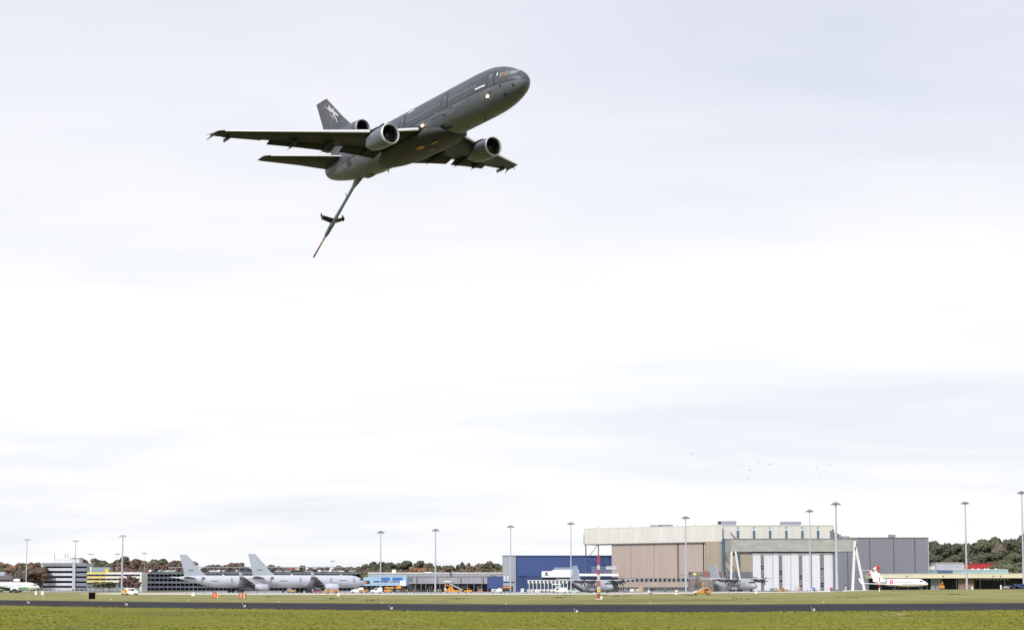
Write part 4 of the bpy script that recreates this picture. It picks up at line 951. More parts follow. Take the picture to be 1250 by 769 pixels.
fb(779, 784, 0, F.z(716), mat('ochre_door', (.46, .33, .16), .6), 'door', .2, .5)
MB().box(F.x(746.5), F.w, 12, 70, 0, zt-.4).build('rear_hall', mat('rear_wall', (.30, .29, .27), .7), F.root)
# open steel frame under the left overhang
st_ = mat('steel_slate', (.10, .13, .16), .5)
for px, yy in ((714.9, 0), (730.3, 0)):
    MB().box(F.x(px)-.2, F.x(px)+.2, yy, yy+.5, 0 if px > 720 else 0, zb).build('steel_post', st_ if px < 720 else M_mid, F.root)
MB().tube((F.x(730.3), .25, zb), (F.x(719.5), .25, F.z(677)), .16, .16, 6).build('brace', st_, F.root)
MB().tube((F.x(714.9), .25, F.z(682)), (F.x(730), .25, F.z(682)), .13, .13, 6).build('brace', st_, F.root)
MB().box(-.25, -.05, -.7, 12, zb, F.z(650)).build('corner_trim', st_, F.root)
for px0, px1, a, b_, m in ((786, 806.5, 640.2, 642.8, mat('unit_slate', (.17, .18, .24), .5)), (879, 901, 635.4, 640.6, mat('unit_lilac', (.26, .27, .33), .5)), (956.5, 980.5, 636, 641, MATS['unit_lilac'])):
    pass
for px in (726.5, 765, 823, 845, 866): MB().tube((F.x(px), 3, zt), (F.x(px), 3, zt+1.1), .25, .12, 6).build('roof_vent', M_mid, F.root)
u = MB().box(F.x(786), F.x(806.5), 6, 12, zt-.1, F.z(640.0, 800)).build('roof_unit', mat('unit_slate', (.17, .18, .24), .5), F.root)
MB().box(F.x(797), F.x(801), 5.9, 6, F.z(642.2, 800), F.z(640.4, 800)).build('grille', M_black, u)
# east wing of the same hangar
FE = Facade('cream_hangar_wing', 'long side wing of the cream hangar with a row of short blue columns', 'building', 883.6, 1018.5, 641, 800, 800)
ze = FE.z(641)
MB().box(0, FE.w, 0, 45, FE.z(660.5), ze).build('upper_wall', ribbed('cream_wing', (.59, .58, .55), 6.6, depth=.07, grime=.07), FE.root)
MB().box(-FE.x(883.6)+FE.x(862.6), FE.w, .5, 40, FE.z(697.5), FE.z(660.5)).build('beige_wall', ribbed('beige_cladding', (.36, .31, .245), 2.0, depth=.07), FE.root)
MB().box(FE.x(866), FE.w, .3, 40, -.2, FE.z(697.5)).build('lower_wall', ribbed('lower_grey', (.16, .165, .185), 2.0, depth=.1), FE.root)
FE.box(883.6, 1018.5, 640.6, 641.3, M_offw, 'roof_edge', -.3, .4)
for k, px in enumerate((901, 920.7, 940.3, 960.2, 979.8, 999)):
    b_ = 697 if k == 0 else 660.6; FE.box(px-1.1, px+1.1, 647.2, b_, bl, 'steel_column', -.7, -.1)
    FE.box(px-1.4, px+1.2, 642.7, 643.6, mat('cream_bracket', (.48, .40, .38), .6), 'bracket', -.5, 0)
FE.box(881.2, 883.8, 658, 700, bl, 'steel_column', -1.0, -.2); FE.box(882, 882.7, 645, 658.2, st_, 'steel_column', -1.0, -.3)
FE.box(883, 898.5, 657.6, 658.6, mat('beam_navy', (.02, .035, .12), .5), 'steel_beam', -1.4, -.6)
MB().tube((FE.x(891.5), -1.2, FE.z(649.3)), (FE.x(899.3), -1.2, FE.z(658.4)), .22, .22, 6).build('brace', st_, FE.root)
for a in ((884, 677.5, 891, 669), (884, 678.5, 892, 678.7), (884, 680, 893, 689), (893, 689, 901, 703), (884, 690, 890, 697)):
    MB().tube((FE.x(a[0]), -1.2, FE.z(a[1])), (FE.x(a[2]), -1.2, FE.z(a[3])), .16, .16, 6).build('brace', st_, FE.root)
for a, b_, c_, d_, mm in ((879, 900.6, 635.4, 641, MATS['unit_slate']), (956.6, 980.5, 636, 641.2, MATS['unit_slate']), (925, 937, 637.8, 641.2, M_offw)):
    FE.box(a, b_, c_, d_, mat('unit_lilac', (.26, .27, .33), .5) if mm is not M_offw else mm, 'roof_unit', 3, 9)
FE.box(879.2, 881.5, 636, 639, M_black, 'grille', 2.9, 3)
m = MB().rings([[(FE.x(917.5)+(FE.x(935)-FE.x(917.5))*t, 6+3*math.cos(k*math.pi/6), FE.z(641)+hh*math.sin(k*math.pi/6)) for k in range(7)] for t, hh in ((0, .2), (.15, 1.3), (.4, 1.5), (1, .5))]); m.build('roof_dome', M_offw, FE.root, smooth=True)
for px in (917.8, 937.6, 958, 965, 975): FE.box(px, px+1.6, 657.2, 658.8, M_lampg, 'wall_lamp', -.9, -.2)
FE.box(1016.5, 1018.8, 645.8, 660, M_glassb, 'end_window', -.2, .3)
# clutter of brick and plant around the foot of the wing
F = Facade('brick_sheds', 'low huddle of brick and grey sheds under the cream hangar', 'building', 843, 870, 697.5, 760)
MB().box(0, F.w, 0, 10, 0, F.H).build('wall', mat('shed_mottled', (.20, .17, .16), .8, var=.5, nscale=.6), F.root)
F.box(859.5, 864.5, 696.5, 704.5, mat('brick_red', (.26, .12, .10), .8, var=.3, nscale=2), 'brick_bay', -.3, 3); F.box(843, 856, 704.5, 706.3, M_mid, 'window_band', -.1, .1)
F.box(828, 846, 701, 702, M_mid, 'pipe_bridge', 1, 2)
F = Facade('brick_annex', 'small brick annex just left of the tall grey post frame', 'building', 873, 883, 697, 770)
MB().box(0, F.w, 0, 8, 0, F.H).build('wall', mat('annex_grey', (.23, .24, .26), .8, var=.2), F.root)
F.box(875, 880.5, 697.4, 703, MATS['brick_red'], 'brick_bay', -.3, 2); F.box(866, 876, 703.5, 708, mat('sky_blue_panel', (.32, .42, .52), .5), 'blue_panel', -.5, 1)

# ---- concrete hangar
F = Facade('concrete_hangar', 'concrete hangar with white folding doors and white slanted end legs', 'building', 892.5, 1046, 657.5, 745, 745)
cf = mat('stained_concrete', (.27, .272, .255), .85, col2=(.37, .372, .35), vs=(.25, 1, .6), nscale=.9, detail=8)
MB().box(F.x(892.5), F.x(1046), -1.5, 20, F.z(673), F.z(658)).build('roof_beam', cf, F.root)
MB().box(F.x(892.3), F.x(1046.3), -1.8, 20, F.z(658), F.z(657.1)).build('roof_edge', mat('beam_cap', (.22, .22, .215), .8), F.root)
MB().box(F.x(919), F.x(1018), .2, 1.0, F.z(674.6), F.z(673)).build('door_head', M_dk, F.root)
dw = ribbed('door_white', (.58, .59, .63), 1.6, depth=.14, grime=.06, lines=1.6)
for i, (a, b_) in enumerate(((919.3, 928.8), (933, 943.3), (943.6, 950.9), (955.4, 965.3), (965.7, 975.4), (979.8, 990), (991.3, 1001.2), (1006.2, 1017))):
    F.box(a, b_, 674.3, 720.5, dw, 'door_leaf', .2+.15*(i % 2), .9)
dwin = ribbed('door_window', (.17, .18, .21), 50, depth=.6, lines=1.5)
for a, b_ in ((928.9, 932.9), (951, 955.3), (975.5, 979.7), (1001.3, 1006.1)):
    o = F.box(a, b_, 677.5 if a < 1000 else 676.5, 720, dwin, 'window_strip', .35, .9)
    F.box(a, b_, 674.3, 677.4, dw, 'door_leaf', .4, .9)
    for y in random.sample(range(690, 718, 3), 3): F.box(a+.5, b_-.5, y, y+1.6, M_glass, 'dark_pane', .25, .4)
F.box(990.1, 991.2, 674.3, 720, mat('door_track', (.16, .18, .21), .5), 'door_track', .1, .6); F.box(943.3, 943.6, 674.3, 720, M_mid, 'door_seam', .15, .6)
F.box(1017, 1019.3, 673, 721, mat('jamb_slate', (.13, .14, .17), .6), 'door_jamb', 0, 1.2)
F.box(893, 919.2, 673, 676, cf, 'side_beam', 2, 8)
for a in ((892.6, 673, 891.2, 720), (897.2, 673, 902.2, 706), (1042.8, 660, 1039.2, 720.5), (1043.6, 668, 1053.5, 720)):
    z1, z0 = F.z(a[1]), F.z(a[3]) if a[3] > 710 else F.z(a[3])
    xa, xb = F.x(a[0]), F.x(a[2]); wd = .55 if a[0] > 1000 else .4
    MB().add([(xa-wd, -2.6, z1), (xa+wd, -2.6, z1), (xa+wd, -1.7, z1), (xa-wd, -1.7, z1), (xb-wd, -2.6, z0), (xb+wd, -2.6, z0), (xb+wd, -1.7, z0), (xb-wd, -1.7, z0)],
             [(0, 1, 2, 3), (4, 7, 6, 5), (0, 4, 5, 1), (1, 5, 6, 2), (2, 6, 7, 3), (3, 7, 4, 0)]).build('slanted_leg', mat('leg_white', (.60, .61, .62), .6), F.root)
F.box(894.5, 897, 675, 678, M_dk, 'beam_joint', -1.7, 0)
for px in (1019.5, 1022, 1025, 1030): F.box(px, px+4 if px < 1030 else 1039.5, 649+(px-1019)*.45, 657.3, mat('roof_pipes', (.24, .25, .27), .6), 'roof_plant', 3, 7)
F.box(1017, 1020, 647, 657.3, M_mid, 'roof_cabinet', 3, 6)

# ---- grey profiled hangar on the right
F = Facade('grey_hangar', 'plain mid-grey profiled metal hangar right of the concrete hangar', 'building', 1018.6, 1134, 656.2, 800)
MB().box(0, F.w, 0, 50, -.2, F.H).build('wall', ribbed('grey_profile', (.195, .20, .235), 1.1, depth=.10, grime=.05), F.root)
F.box(1018.6, 1134.2, 655.7, 656.7, mat('roof_trim_grey', (.15, .155, .18), .5), 'roof_edge', -.3, .3)
for px in (1035, 1062.3, 1091.5, 1117.3): F.box(px-.45, px+.45, 657, 699 if px > 1050 else 720, mat('joint_navy', (.07, .075, .10), .6), 'vertical_joint', -.12, .1)
F.box(1133.4, 1134.3, 656.5, 722, M_galv, 'corner_trim', -.15, .2)
F.box(1089.8, 1097, 651.8, 655, MATS['roof_pipes'] , 'roof_vent', 5, 8); F.box(1091, 1095, 655, 656, M_dk, 'vent_neck', 6, 7)

# ---- cream canopy terminal
F = Facade('canopy_building', 'long low building with a deep cream canopy on the right edge', 'building', 1056.5, 1290, 700, 770, 735)
cc = mat('canopy_cream', (.60, .55, .40), .7, var=.06, nscale=.3)
zt = F.z(700.6, 1060); zb = F.z(705.6, 1060)
MB().box(0, F.w, -1, 8, zb, zt).build('canopy_fascia', cc, F.root); MB().box(-.1, F.w, -1.2, 8.1, zt, zt+.2).build('canopy_cap', M_offw, F.root)
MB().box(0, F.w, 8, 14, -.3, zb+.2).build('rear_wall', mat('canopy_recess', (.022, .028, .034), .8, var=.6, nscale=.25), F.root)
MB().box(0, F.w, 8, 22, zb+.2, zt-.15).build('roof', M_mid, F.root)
for px in (1060, 1075, 1092, 1108, 1122, 1131, 1141, 1147, 1167, 1196, 1226): MB().box(F.x(px), F.x(px)+.25, 0, .5, -.2, zb).build('column', mat('column_teal', (.045, .07, .075), .6), F.root)
MB().box(F.x(1134), F.x(1147), 4, 8, -.2, zb).build('pale_bay', mat('pale_bay', (.26, .28, .30), .6), F.root)
MB().box(F.x(1168), F.x(1187), 3, 8, -.2, zb-.5).build('brick_bay', mat('brick_soft', (.25, .17, .14), .8, var=.25, nscale=1.5), F.root)
MB().box(F.x(1168), F.x(1176), 2.9, 3, 1.9, 2.3).box(F.x(1168), F.x(1176), 2.9, 3, 3.2, 3.5).build('red_stripe', mat('stripe_brick', (.36, .12, .12), .7), F.root)
for k in range(10): MB().box(F.x(1188+k*4.2), F.x(1190.6+k*4.2), 7.6, 8, zb-.9, zb-.35).build('skylight_pane', mat('pale_teal_glass', (.38, .50, .50), .3), F.root)
for px in (1072, 1107, 1151, 1212, 1221): MB().box(F.x(px), F.x(px)+.6, -1.3, -1, (zt+zb)/2-.3, (zt+zb)/2+.2).build('canopy_lamp', mat('lamp_brown', (.16, .12, .10), .6), F.root)
F = Facade('teal_roof_strip', 'pale teal glazed roof strip rising behind the cream canopy', 'building', 1134.5, 1231, 695, 835)
MB().box(0, F.w, 0, 8, 0, F.H).build('wall', mat('teal_glass', (.30, .44, .44), .3, var=.12, nscale=.5), F.root)
F.box(1134.5, 1231, 694.6, 695.2, M_offw, 'roof_edge', -.2, .2); F.box(1144, 1162, 695.2, 698, mat('blue_box_paint', (.10, .15, .32), .5), 'blue_box', -1.2, -.2)
for px in (1189, 1196, 1204, 1208, 1217): MB().lathe_z([(F.z(695.4), .9), (F.z(694.4), .85), (F.z(693.5), .3)], F.x(px), 2, 10).build('white_vent', M_white, F.root, smooth=True)
F = Facade('container_block', 'white ribbed two-storey container block behind the canopy', 'building', 1142, 1177.5, 688.6, 860)
MB().box(0, F.w, 0, 10, 0, F.H).build('wall', ribbed('container_white', (.46, .48, .55), 1.5, depth=.22), F.root)
F.box(1143, 1177, 686, 688.7, mat('olive_railing', (.30, .31, .25), .7), 'roof_screen', .5, 9); F.box(1137, 1143, 691, 697, M_offw, 'side_unit', 0, 5)
F = Facade('red_building', 'bright red long box building right of the white container block', 'building', 1177.8, 1213.5, 687.6, 870)
MB().box(0, F.w, 0, 12, 0, F.H).build('wall', mat('bright_red_cladding', (.42, .03, .035), .6, var=.05), F.root)
F.box(1178, 1213.5, 687.2, 687.9, mat('dark_red', (.2, .02, .02), .6), 'roof_edge', -.2, .2); F.box(1185, 1188.5, 684.6, 687.6, M_mid, 'roof_vent', 2, 4)
F = Facade('pale_block', 'small pale blue-grey block at the right edge among trees', 'building', 1245.5, 1262, 687.5, 880)
MB().box(0, F.w, 0, 8, 0, F.H).build('wall', mat('pale_block_wall', (.42, .46, .55), .6), F.root); F.box(1245.5, 1262, 687, 687.8, M_mid, 'roof_edge', -.2, .2)

# ------------------------------------------------------------------ floodlight masts
def mast(name, px, ytop, ybase, Y, label, kind='disc', group='tall floodlight masts', r=.32):
    x = at(px, Y, 8); z0 = gz(x, Y)-.1; z1 = zat(ytop, Y)
    t = thing(name, label, 'light mast', (x, Y, z0), 0, group); h = z1-z0
    MB().tube((0, 0, 0), (0, 0, h*.5), r*1.15, r*.9, 10).tube((0, 0, h*.5), (0, 0, h-.3), r*.88, r*.6, 10).build('pole', mat('mast_pale', (.40, .44, .50), .5, metal=.1, var=.06), t, smooth=True)
    if kind == 'disc':
        MB().lathe_z([(h-1.0, .35), (h-.9, 1.3), (h-.55, 1.35), (h-.1, .5), (h, .2)], 0, 0, 14).build('lamp_ring', M_lampg, t)
        for k in range(8):
            a = k*math.pi/4; m = MB(); m.M = Matrix.Translation((1.5*math.cos(a), 1.5*math.sin(a), h-.95))@Matrix.Rotation(a, 4, 'Z'); m.box(-.35, .35, -.3, .3, -.22, .18)
            m.build('floodlight', M_lampg, t)
    else:
        MB().box(-1.5, 1.5, -.15, .15, h-.45, h-.2).build('cross_arm', M_lampg, t)
        for xx in (-1.3, -.45, .45, 1.3): MB().box(xx-.3, xx+.3, -.35, .25, h-.9, h-.4).build('floodlight', mat('lamp_pale', (.45, .42, .42), .4), t)
    return t
for a in ((32, 657.5, 0, 870, 'leftmost mast, behind the green and white airliner', 'bar', .28), (91.5, 659, 0, 880, 'mast standing before the striped office block', 'bar', .28), (149, 652.6, 0, 740, 'mast before the banded building, white head and thick pole', 'bar', .42),
          (464.5, 647.5, 0, 780, 'mast just right of the jet noses, before the pale blue building', 'disc', .34), (531.5, 645, 0, 770, 'mast in the middle of the grey terminal', 'disc', .38), (623.3, 640.8, 0, 810, 'mast at the left corner of the blue hangar', 'disc', .32),
          (697, 637, 0, 775, 'mast before the blue hangar behind a transport plane fin', 'disc', .3), (837.5, 629.6, 0, 700, 'mast in front of the pinkish-brown hangar doors', 'disc', .38), (989.3, 621.5, 0, 715, 'thin mast before the white folding doors', 'disc', .34),
          (1021.5, 612.4, 0, 620, 'tallest mast with a thick pole before the concrete hangar edge', 'disc', .5), (1180, 611.8, 0, 720, 'mast standing alone before the cream canopy', 'disc', .42), (1249.5, 599, 0, 690, 'mast cut by the right edge of the photo', 'disc', .4)):
    mast('light_mast', a[0], a[1], 0, a[3], a[4], a[5], r=a[6])
for px, y, lab in ((110.5, 675.3, 'small far lamp post above the banded building roof, left one'), (142.5, 675, 'small far lamp post above the banded building roof, right one'), (176, 674, 'small far lamp post at the left end of the garage'), (406, 683.5, 'small far lamp post rising above the garage near the jet wing')):
    mast('lamp_post', px, y, 0, 1010, lab, 'bar', 'small far lamp posts', .13)
# ---- red and white lattice mast
def lattice():
    Y = 350; x = at(730.8, Y, 1); z0 = gz(x, Y); s_ = Y*CT/FPX
    t = thing('warning_mast', 'red and white banded lattice mast with a thin rod on top', 'mast', (x, Y, z0)); rm = mat('mast_red', (.40, .06, .09), .5, var=.1); wm_ = mat('mast_white', (.62, .63, .66), .5)
    ys = [731, 724.5, 716, 708.5, 701.5, 695, 690, 684, 677.5]
    for k in range(8):
        a, b_ = zat(ys[k], Y)-z0, zat(ys[k+1], Y)-z0; m = MB(); w_ = .29-.012*k
        for sx in (-1, 1):
            for sy in (-1, 1): m.box(sx*w_-.05, sx*w_+.05, sy*w_-.05, sy*w_+.05, a, b_)
        for q in range(4):
            za, zb_ = a+(b_-a)*q/4, a+(b_-a)*(q+1)/4
            for sy in (-1, 1): m.tube((-w_, sy*w_, za), (w_, sy*w_, zb_), .03, .03, 5); m.tube((w_, sy*w_, za), (-w_, sy*w_, zb_), .03, .03, 5); m.box(-w_, w_, sy*w_-.04, sy*w_+.04, zb_-.05, zb_+.05)
        m.build('red_section' if k % 2 == 0 or k == 7 else 'white_section', rm if k % 2 == 0 or k == 7 else wm_, t)
    MB().tube((0, 0, zat(677.5, Y)-z0), (0, 0, zat(664, Y)-z0), .07, .04, 6).build('rod', M_mid, t)
    MB().box(-.38, .38, -.6, -.36, zat(722.5, Y)-z0, zat(719.8, Y)-z0).build('yellow_box', M_yel, t)
    MB().box(.3, .75, -.3, .2, 0, zat(727, Y)-z0).build('cabinet', M_white, t)
    MB().box(-.7, .7, -.6, .6, -.05, .12).build('base_plate', M_concrete, t)
lattice()
# ---- windsock
def windsock():
    Y = 505; x = at(1073.6, Y, 1); z0 = gz(x, Y); t = thing('windsock', 'red and white windsock on a banded pole in front of the white jet', 'windsock', (x, Y, z0))
    zz = lambda y: zat(y, Y)-z0
    ys = [726, 722, 717.5, 713, 709.5, 704, 699, 694, 689.5]; rr = mat('sock_red', (.52, .02, .05), .6); op = mat('pole_orange', (.55, .10, .05), .5)
    for k in range(8): MB().tube((0, 0, zz(ys[k])), (0, 0, zz(ys[k+1])), .16 if k < 7 else .24, None, 10).build('pole_band', (op if k in (0, 7) else rr) if k % 2 == 0 or k == 7 else M_white, t)
    s_ = Y*CT/FPX; p = [(-.15, zz(691.5)), (-.95, zz(693)), (-1.75, zz(695.4)), (-2.35, zz(698.0)), (-3.2, zz(701.8))]
    p = [(-.2, zz(691.6)), (-.9, zz(692.8)), (-1.6, zz(695.2)), (-2.1, zz(697)), (-2.7, zz(700)), (-3.3, zz(701.8))]
    for k in range(5):
        a, b_ = p[k], p[k+1]; MB().tube((a[0], 0, a[1]), (b_[0], 0, b_[1]), .50-.045*k, .47-.045*k, 14, cap=(k == 4)).build('sock_band', rr if k % 2 == 0 else M_white, t, smooth=True)
windsock()

# ------------------------------------------------------------------ trees
def crown_mesh(name, m, rx, rz, nl, seed, lsize=.5, density=1500):
    g = np.random.default_rng(seed); V = []
    cs = []
    for _ in range(nl):
        d = g.normal(size=3); d /= np.linalg.norm(d); rr = g.uniform(.25, .95); cs.append((d*[rx*rr, rx*rr, rz*rr], g.uniform(.2, .4)*rx))
    for _ in range(density):
        c, r = cs[g.integers(nl)]; d = g.normal(size=3); d /= np.linalg.norm(d); d[2] = abs(d[2]) if g.random() < .6 else d[2]
        p = c+d*r*[1, 1, .8]*g.uniform(.7, 1.05); nn = d+g.normal(size=3)*.38+p/rx*.35; nn /= np.linalg.norm(nn); a = np.cross(nn, g.normal(size=3)); a /= np.linalg.norm(a); b = np.cross(nn, a)
        s = lsize*g.uniform(.6, 1.3); V += [p-a*s-b*s*.7, p+a*s-b*s*.7, p+a*s*.8+b*s*.7, p-a*s*.8+b*s*.7]
    n = len(V)//4; me = bpy.data.meshes.new(name); me.from_pydata([tuple(v) for v in V], [], [(4*i, 4*i+1, 4*i+2, 4*i+3) for i in range(n)])
    me.materials.append(m); return me
def leafm(name, c1, c2, dark=.55):
    m = bpy.data.materials.new(name); m.use_nodes = True; t = m.node_tree; b = t.nodes['Principled BSDF']; b.inputs['Roughness'].default_value = .85; b.inputs['Specular IOR Level'].default_value = .15
    tc = t.nodes.new('ShaderNodeTexCoord'); n = t.nodes.new('ShaderNodeTexNoise'); n.inputs['Scale'].default_value = .55; n.inputs['Detail'].default_value = 4; t.links.new(tc.outputs['Object'], n.inputs[0])
    oi = t.nodes.new('ShaderNodeObjectInfo'); r = t.nodes.new('ShaderNodeValToRGB'); r.color_ramp.elements[0].position = .3; r.color_ramp.elements[1].position = .7
    r.color_ramp.elements[0].color = (*c1, 1); r.color_ramp.elements[1].color = (*c2, 1)
    ad = t.nodes.new('ShaderNodeMath'); ad.operation = 'MULTIPLY_ADD'; t.links.new(oi.outputs['Random'], ad.inputs[0]); ad.inputs[1].default_value = .24; 
    sb = t.nodes.new('ShaderNodeMath'); sb.operation = 'SUBTRACT'; t.links.new(n.outputs[0], sb.inputs[0]); sb.inputs[1].default_value = .12; t.links.new(sb.outputs[0], ad.inputs[2])
    t.links.new(ad.outputs[0], r.inputs[0]); t.links.new(r.outputs[0], b.inputs['Base Color']); return m
bark = mat('bark', (.09, .075, .06), .9, var=.3)
KIND = {'rust': ((.145, .108, .076), (.205, .155, .108), 'rust-brown autumn'), 'orange': ((.29, .16, .09), (.37, .22, .12), 'orange-leaved autumn'), 'maroon': ((.15, .09, .085), (.205, .13, .115), 'dull maroon'),
        'olive': ((.13, .13, .08), (.18, .17, .105), 'olive green'), 'green': ((.078, .084, .056), (.122, .122, .08), 'dark green'), 'brown': ((.14, .118, .09), (.195, .165, .125), 'brownish grey-green')}
TP = {}
for i, (k, (c1, c2, _)) in enumerate(KIND.items()):
    lm = leafm('leaves_'+k, c1, c2); TP[k] = []
    for j in range(3):
        root = thing('broadleaf_tree', 'x', 'tree'); me = crown_mesh('crown', lm, 5.0, 5.2, 30, i*10+j, .42, 4200)
        c = bpy.data.objects.new('crown', me); scene.collection.objects.link(c); c.parent = root; c.location = (0, 0, 9.0)
        m = MB().tube((0, 0, -.5), (.2, .1, 6), .42, .26, 7); g = random.Random(i*7+j)
        for q in range(6):
            a = g.uniform(0, 6.28); m.tube((.1, 0, g.uniform(3.5, 6)), (2.8*math.cos(a), 2.8*math.sin(a), g.uniform(8, 12)), .17, .05, 5)
        m.build('trunk', bark, root); TP[k].append([root, 0])
def tree(kind, px, Y, ytop, grp, lab, wf=1.0):
    x = at(px, Y, 8); z0 = gz(x, Y); h = max(6, zat(ytop, Y)-z0); j = random.randrange(3); P = TP[kind][j]
    o = put(P[0], P[1] > 0, (x, Y, z0-.1), random.uniform(0, 6.28), lab, grp); P[1] += 1
    s = h/14.3; o.scale = (s*wf*random.uniform(.9, 1.15), s*wf*random.uniform(.9, 1.15), s)
def belt(px0, px1, step, tops, kinds, Y0, Y1, grp, where, wf=1.0, jit=2.5):
    px = px0
    while px < px1:
        k = random.choice(kinds); t = float(np.interp(px, [a for a, _ in tops], [b for _, b in tops]))+random.uniform(-.8, jit)
        tree(k, px, random.uniform(Y0, Y1), t, grp, '%s tree in the wood %s' % (KIND[k][2], where), wf); px += step*random.uniform(.7, 1.3)
T0 = [(-20, 685), (10, 685.5), (24, 684), (35, 685), (44, 686), (50, 688)]
belt(-18, 52, 6.5, T0, ['rust', 'rust', 'orange', 'maroon', 'brown'], 1030, 1060, 'trees at the left edge', 'at the far left', 1.15)
belt(-14, 55, 7, [(0, 688), (60, 690)], ['rust', 'orange', 'brown', 'olive'], 985, 1015, 'trees at the left edge', 'at the far left', 1.15)
T1 = [(60, 687), (85, 680.5), (97, 680), (106, 681.5), (116, 682.5), (122, 685.5), (127, 682), (133, 688), (140, 687), (150, 682), (158, 680), (168, 683), (180, 682), (190, 681.5), (205, 682.5), (214, 682), (222, 684)]
belt(62, 222, 6, T1, ['rust', 'green', 'maroon', 'brown', 'brown', 'olive'], 1060, 1090, 'trees behind the banded building and the garage', 'behind the banded building', 1.1)
belt(100, 222, 7.5, [(100, 688), (222, 688)], ['rust', 'maroon', 'green', 'brown'], 1030, 1045, 'trees behind the banded building and the garage', 'behind the banded building', 1.15)
T2 = [(222, 683), (232, 684), (245, 688), (258, 689), (268, 687.5), (275, 689), (284, 686.5), (292, 686), (300, 688.5), (310, 690.5), (325, 691), (330, 689), (345, 691), (370, 690), (378, 690), (390, 691), (405, 691), (415, 690.5), (430, 690), (440, 689)]
belt(224, 442, 6.5, T2, ['green', 'brown', 'olive', 'brown', 'maroon'], 1075, 1110, 'trees behind the garage and the parked jets', 'behind the parked jets', 1.1)
T3 = [(440, 689), (448, 686.8), (453, 686.3), (460, 688.5), (470, 686), (480, 686), (490, 687), (500, 684.8), (512, 684.5), (522, 687), (530, 690), (540, 690.5), (553, 690.5), (570, 689.5), (580, 688.2), (590, 686.5), (600, 686.5), (612, 687)]
belt(442, 613, 5.5, T3, ['green', 'olive', 'brown', 'green', 'rust'], 985, 1030, 'trees behind the grey terminal', 'behind the grey terminal', 1.05, 1.2)
belt(445, 613, 8, [(440, 693), (613, 693)], ['rust', 'brown', 'olive', 'maroon'], 945, 970, 'trees behind the grey terminal', 'behind the grey terminal', 1.2)
for px in (508, 513, 518): tree('orange', px, 940, 692.5, 'trees behind the grey terminal', 'orange-leaved autumn tree in the wood behind the grey terminal', 1)
tree('green', 562.5, 1000, 686.3, None, 'thin-crowned tall tree with gaps, standing above the grey terminal roof', .55); tree('green', 570, 1004, 686.6, 'trees behind the grey terminal', 'dark green tree in the wood behind the grey terminal', .5)
T4 = [(1130, 658), (1146, 659), (1154, 661), (1160, 657), (1168, 660), (1180, 657), (1190, 656), (1200, 658.5), (1210, 657), (1222, 655), (1232, 657), (1242, 653.5), (1252, 648), (1290, 646)]
belt(1126, 1290, 8.5, T4, ['green', 'green', 'olive', 'brown'], 960, 1010, 'tall trees behind the canopy building', 'behind the cream canopy', .78, 3.5)
belt(1130, 1290, 9, [(1130, 664), (1250, 658), (1290, 655)], ['green', 'olive', 'green', 'brown'], 925, 950, 'tall trees behind the canopy building', 'behind the cream canopy', .85)
belt(1132, 1290, 10, [(1130, 676), (1290, 672)], ['green', 'green', 'olive'], 895, 918, 'tall trees behind the canopy building', 'behind the cream canopy', 1.05)
belt(1215, 1245, 8, [(1215, 684), (1245, 682)], ['olive', 'brown'], 845, 880, 'tall trees behind the canopy building', 'behind the cream canopy', 1.15)
for px, y in ((150, 704), (157, 701.5), (163, 704), (168, 708)): tree('maroon', px, 890+px % 7, y, 'wine-red trees before the banded building', 'wine-red leafed tree in front of the white bands', 1.0)
for px, y in ((118, 713), (126, 712), (134, 714)): tree('olive', px, 895+px % 5, y, 'small green trees before the banded building', 'small olive green tree in front of the yellow bands', 1.3)
for P in [p for k in TP.values() for p in k]:
    if P[1] == 0:
        for ch in list(P[0].children): bpy.data.objects.remove(ch)
        bpy.data.objects.remove(P[0])
# far wood that closes the horizon behind everything
def far_wood():
    V = []; F_ = []; n = 26000
    px = rng.uniform(-120, 1370, n); Y = rng.uniform(1180, 1330, n); hh = rng.random(n)**.7*(11+2.5*np.sin(px*.13)+2*np.sin(px*.047+1)); s = rng.uniform(.6, 1.3, n)
    for i in range(n):
        x = at(px[i], Y[i], 5); a = rng.normal(size=3); a /= np.linalg.norm(a); b = np.cross(a, rng.normal(size=3)); b /= np.linalg.norm(b); c = np.array([x, Y[i], gz(x, Y[i])+hh[i]])
        V += [tuple(c-a*s[i]-b*s[i]), tuple(c+a*s[i]-b*s[i]), tuple(c+a*s[i]+b*s[i]), tuple(c-a*s[i]+b*s[i])]
    me = bpy.data.meshes.new('far_wood'); me.from_pydata(V, [], [(4*i, 4*i+1, 4*i+2, 4*i+3) for i in range(n)]); me.materials.append(leafm('far_leaves', (.06, .065, .05), (.11, .085, .065)))
    o = bpy.data.objects.new('far_wood', me); scene.collection.objects.link(o); tag(o, 'far-off wood closing the view behind the airfield buildings', 'wood', kind='stuff')
far_wood()
for px0, px1, Y, h, lab in ((448, 498, 768, 0, ''),):
    pass

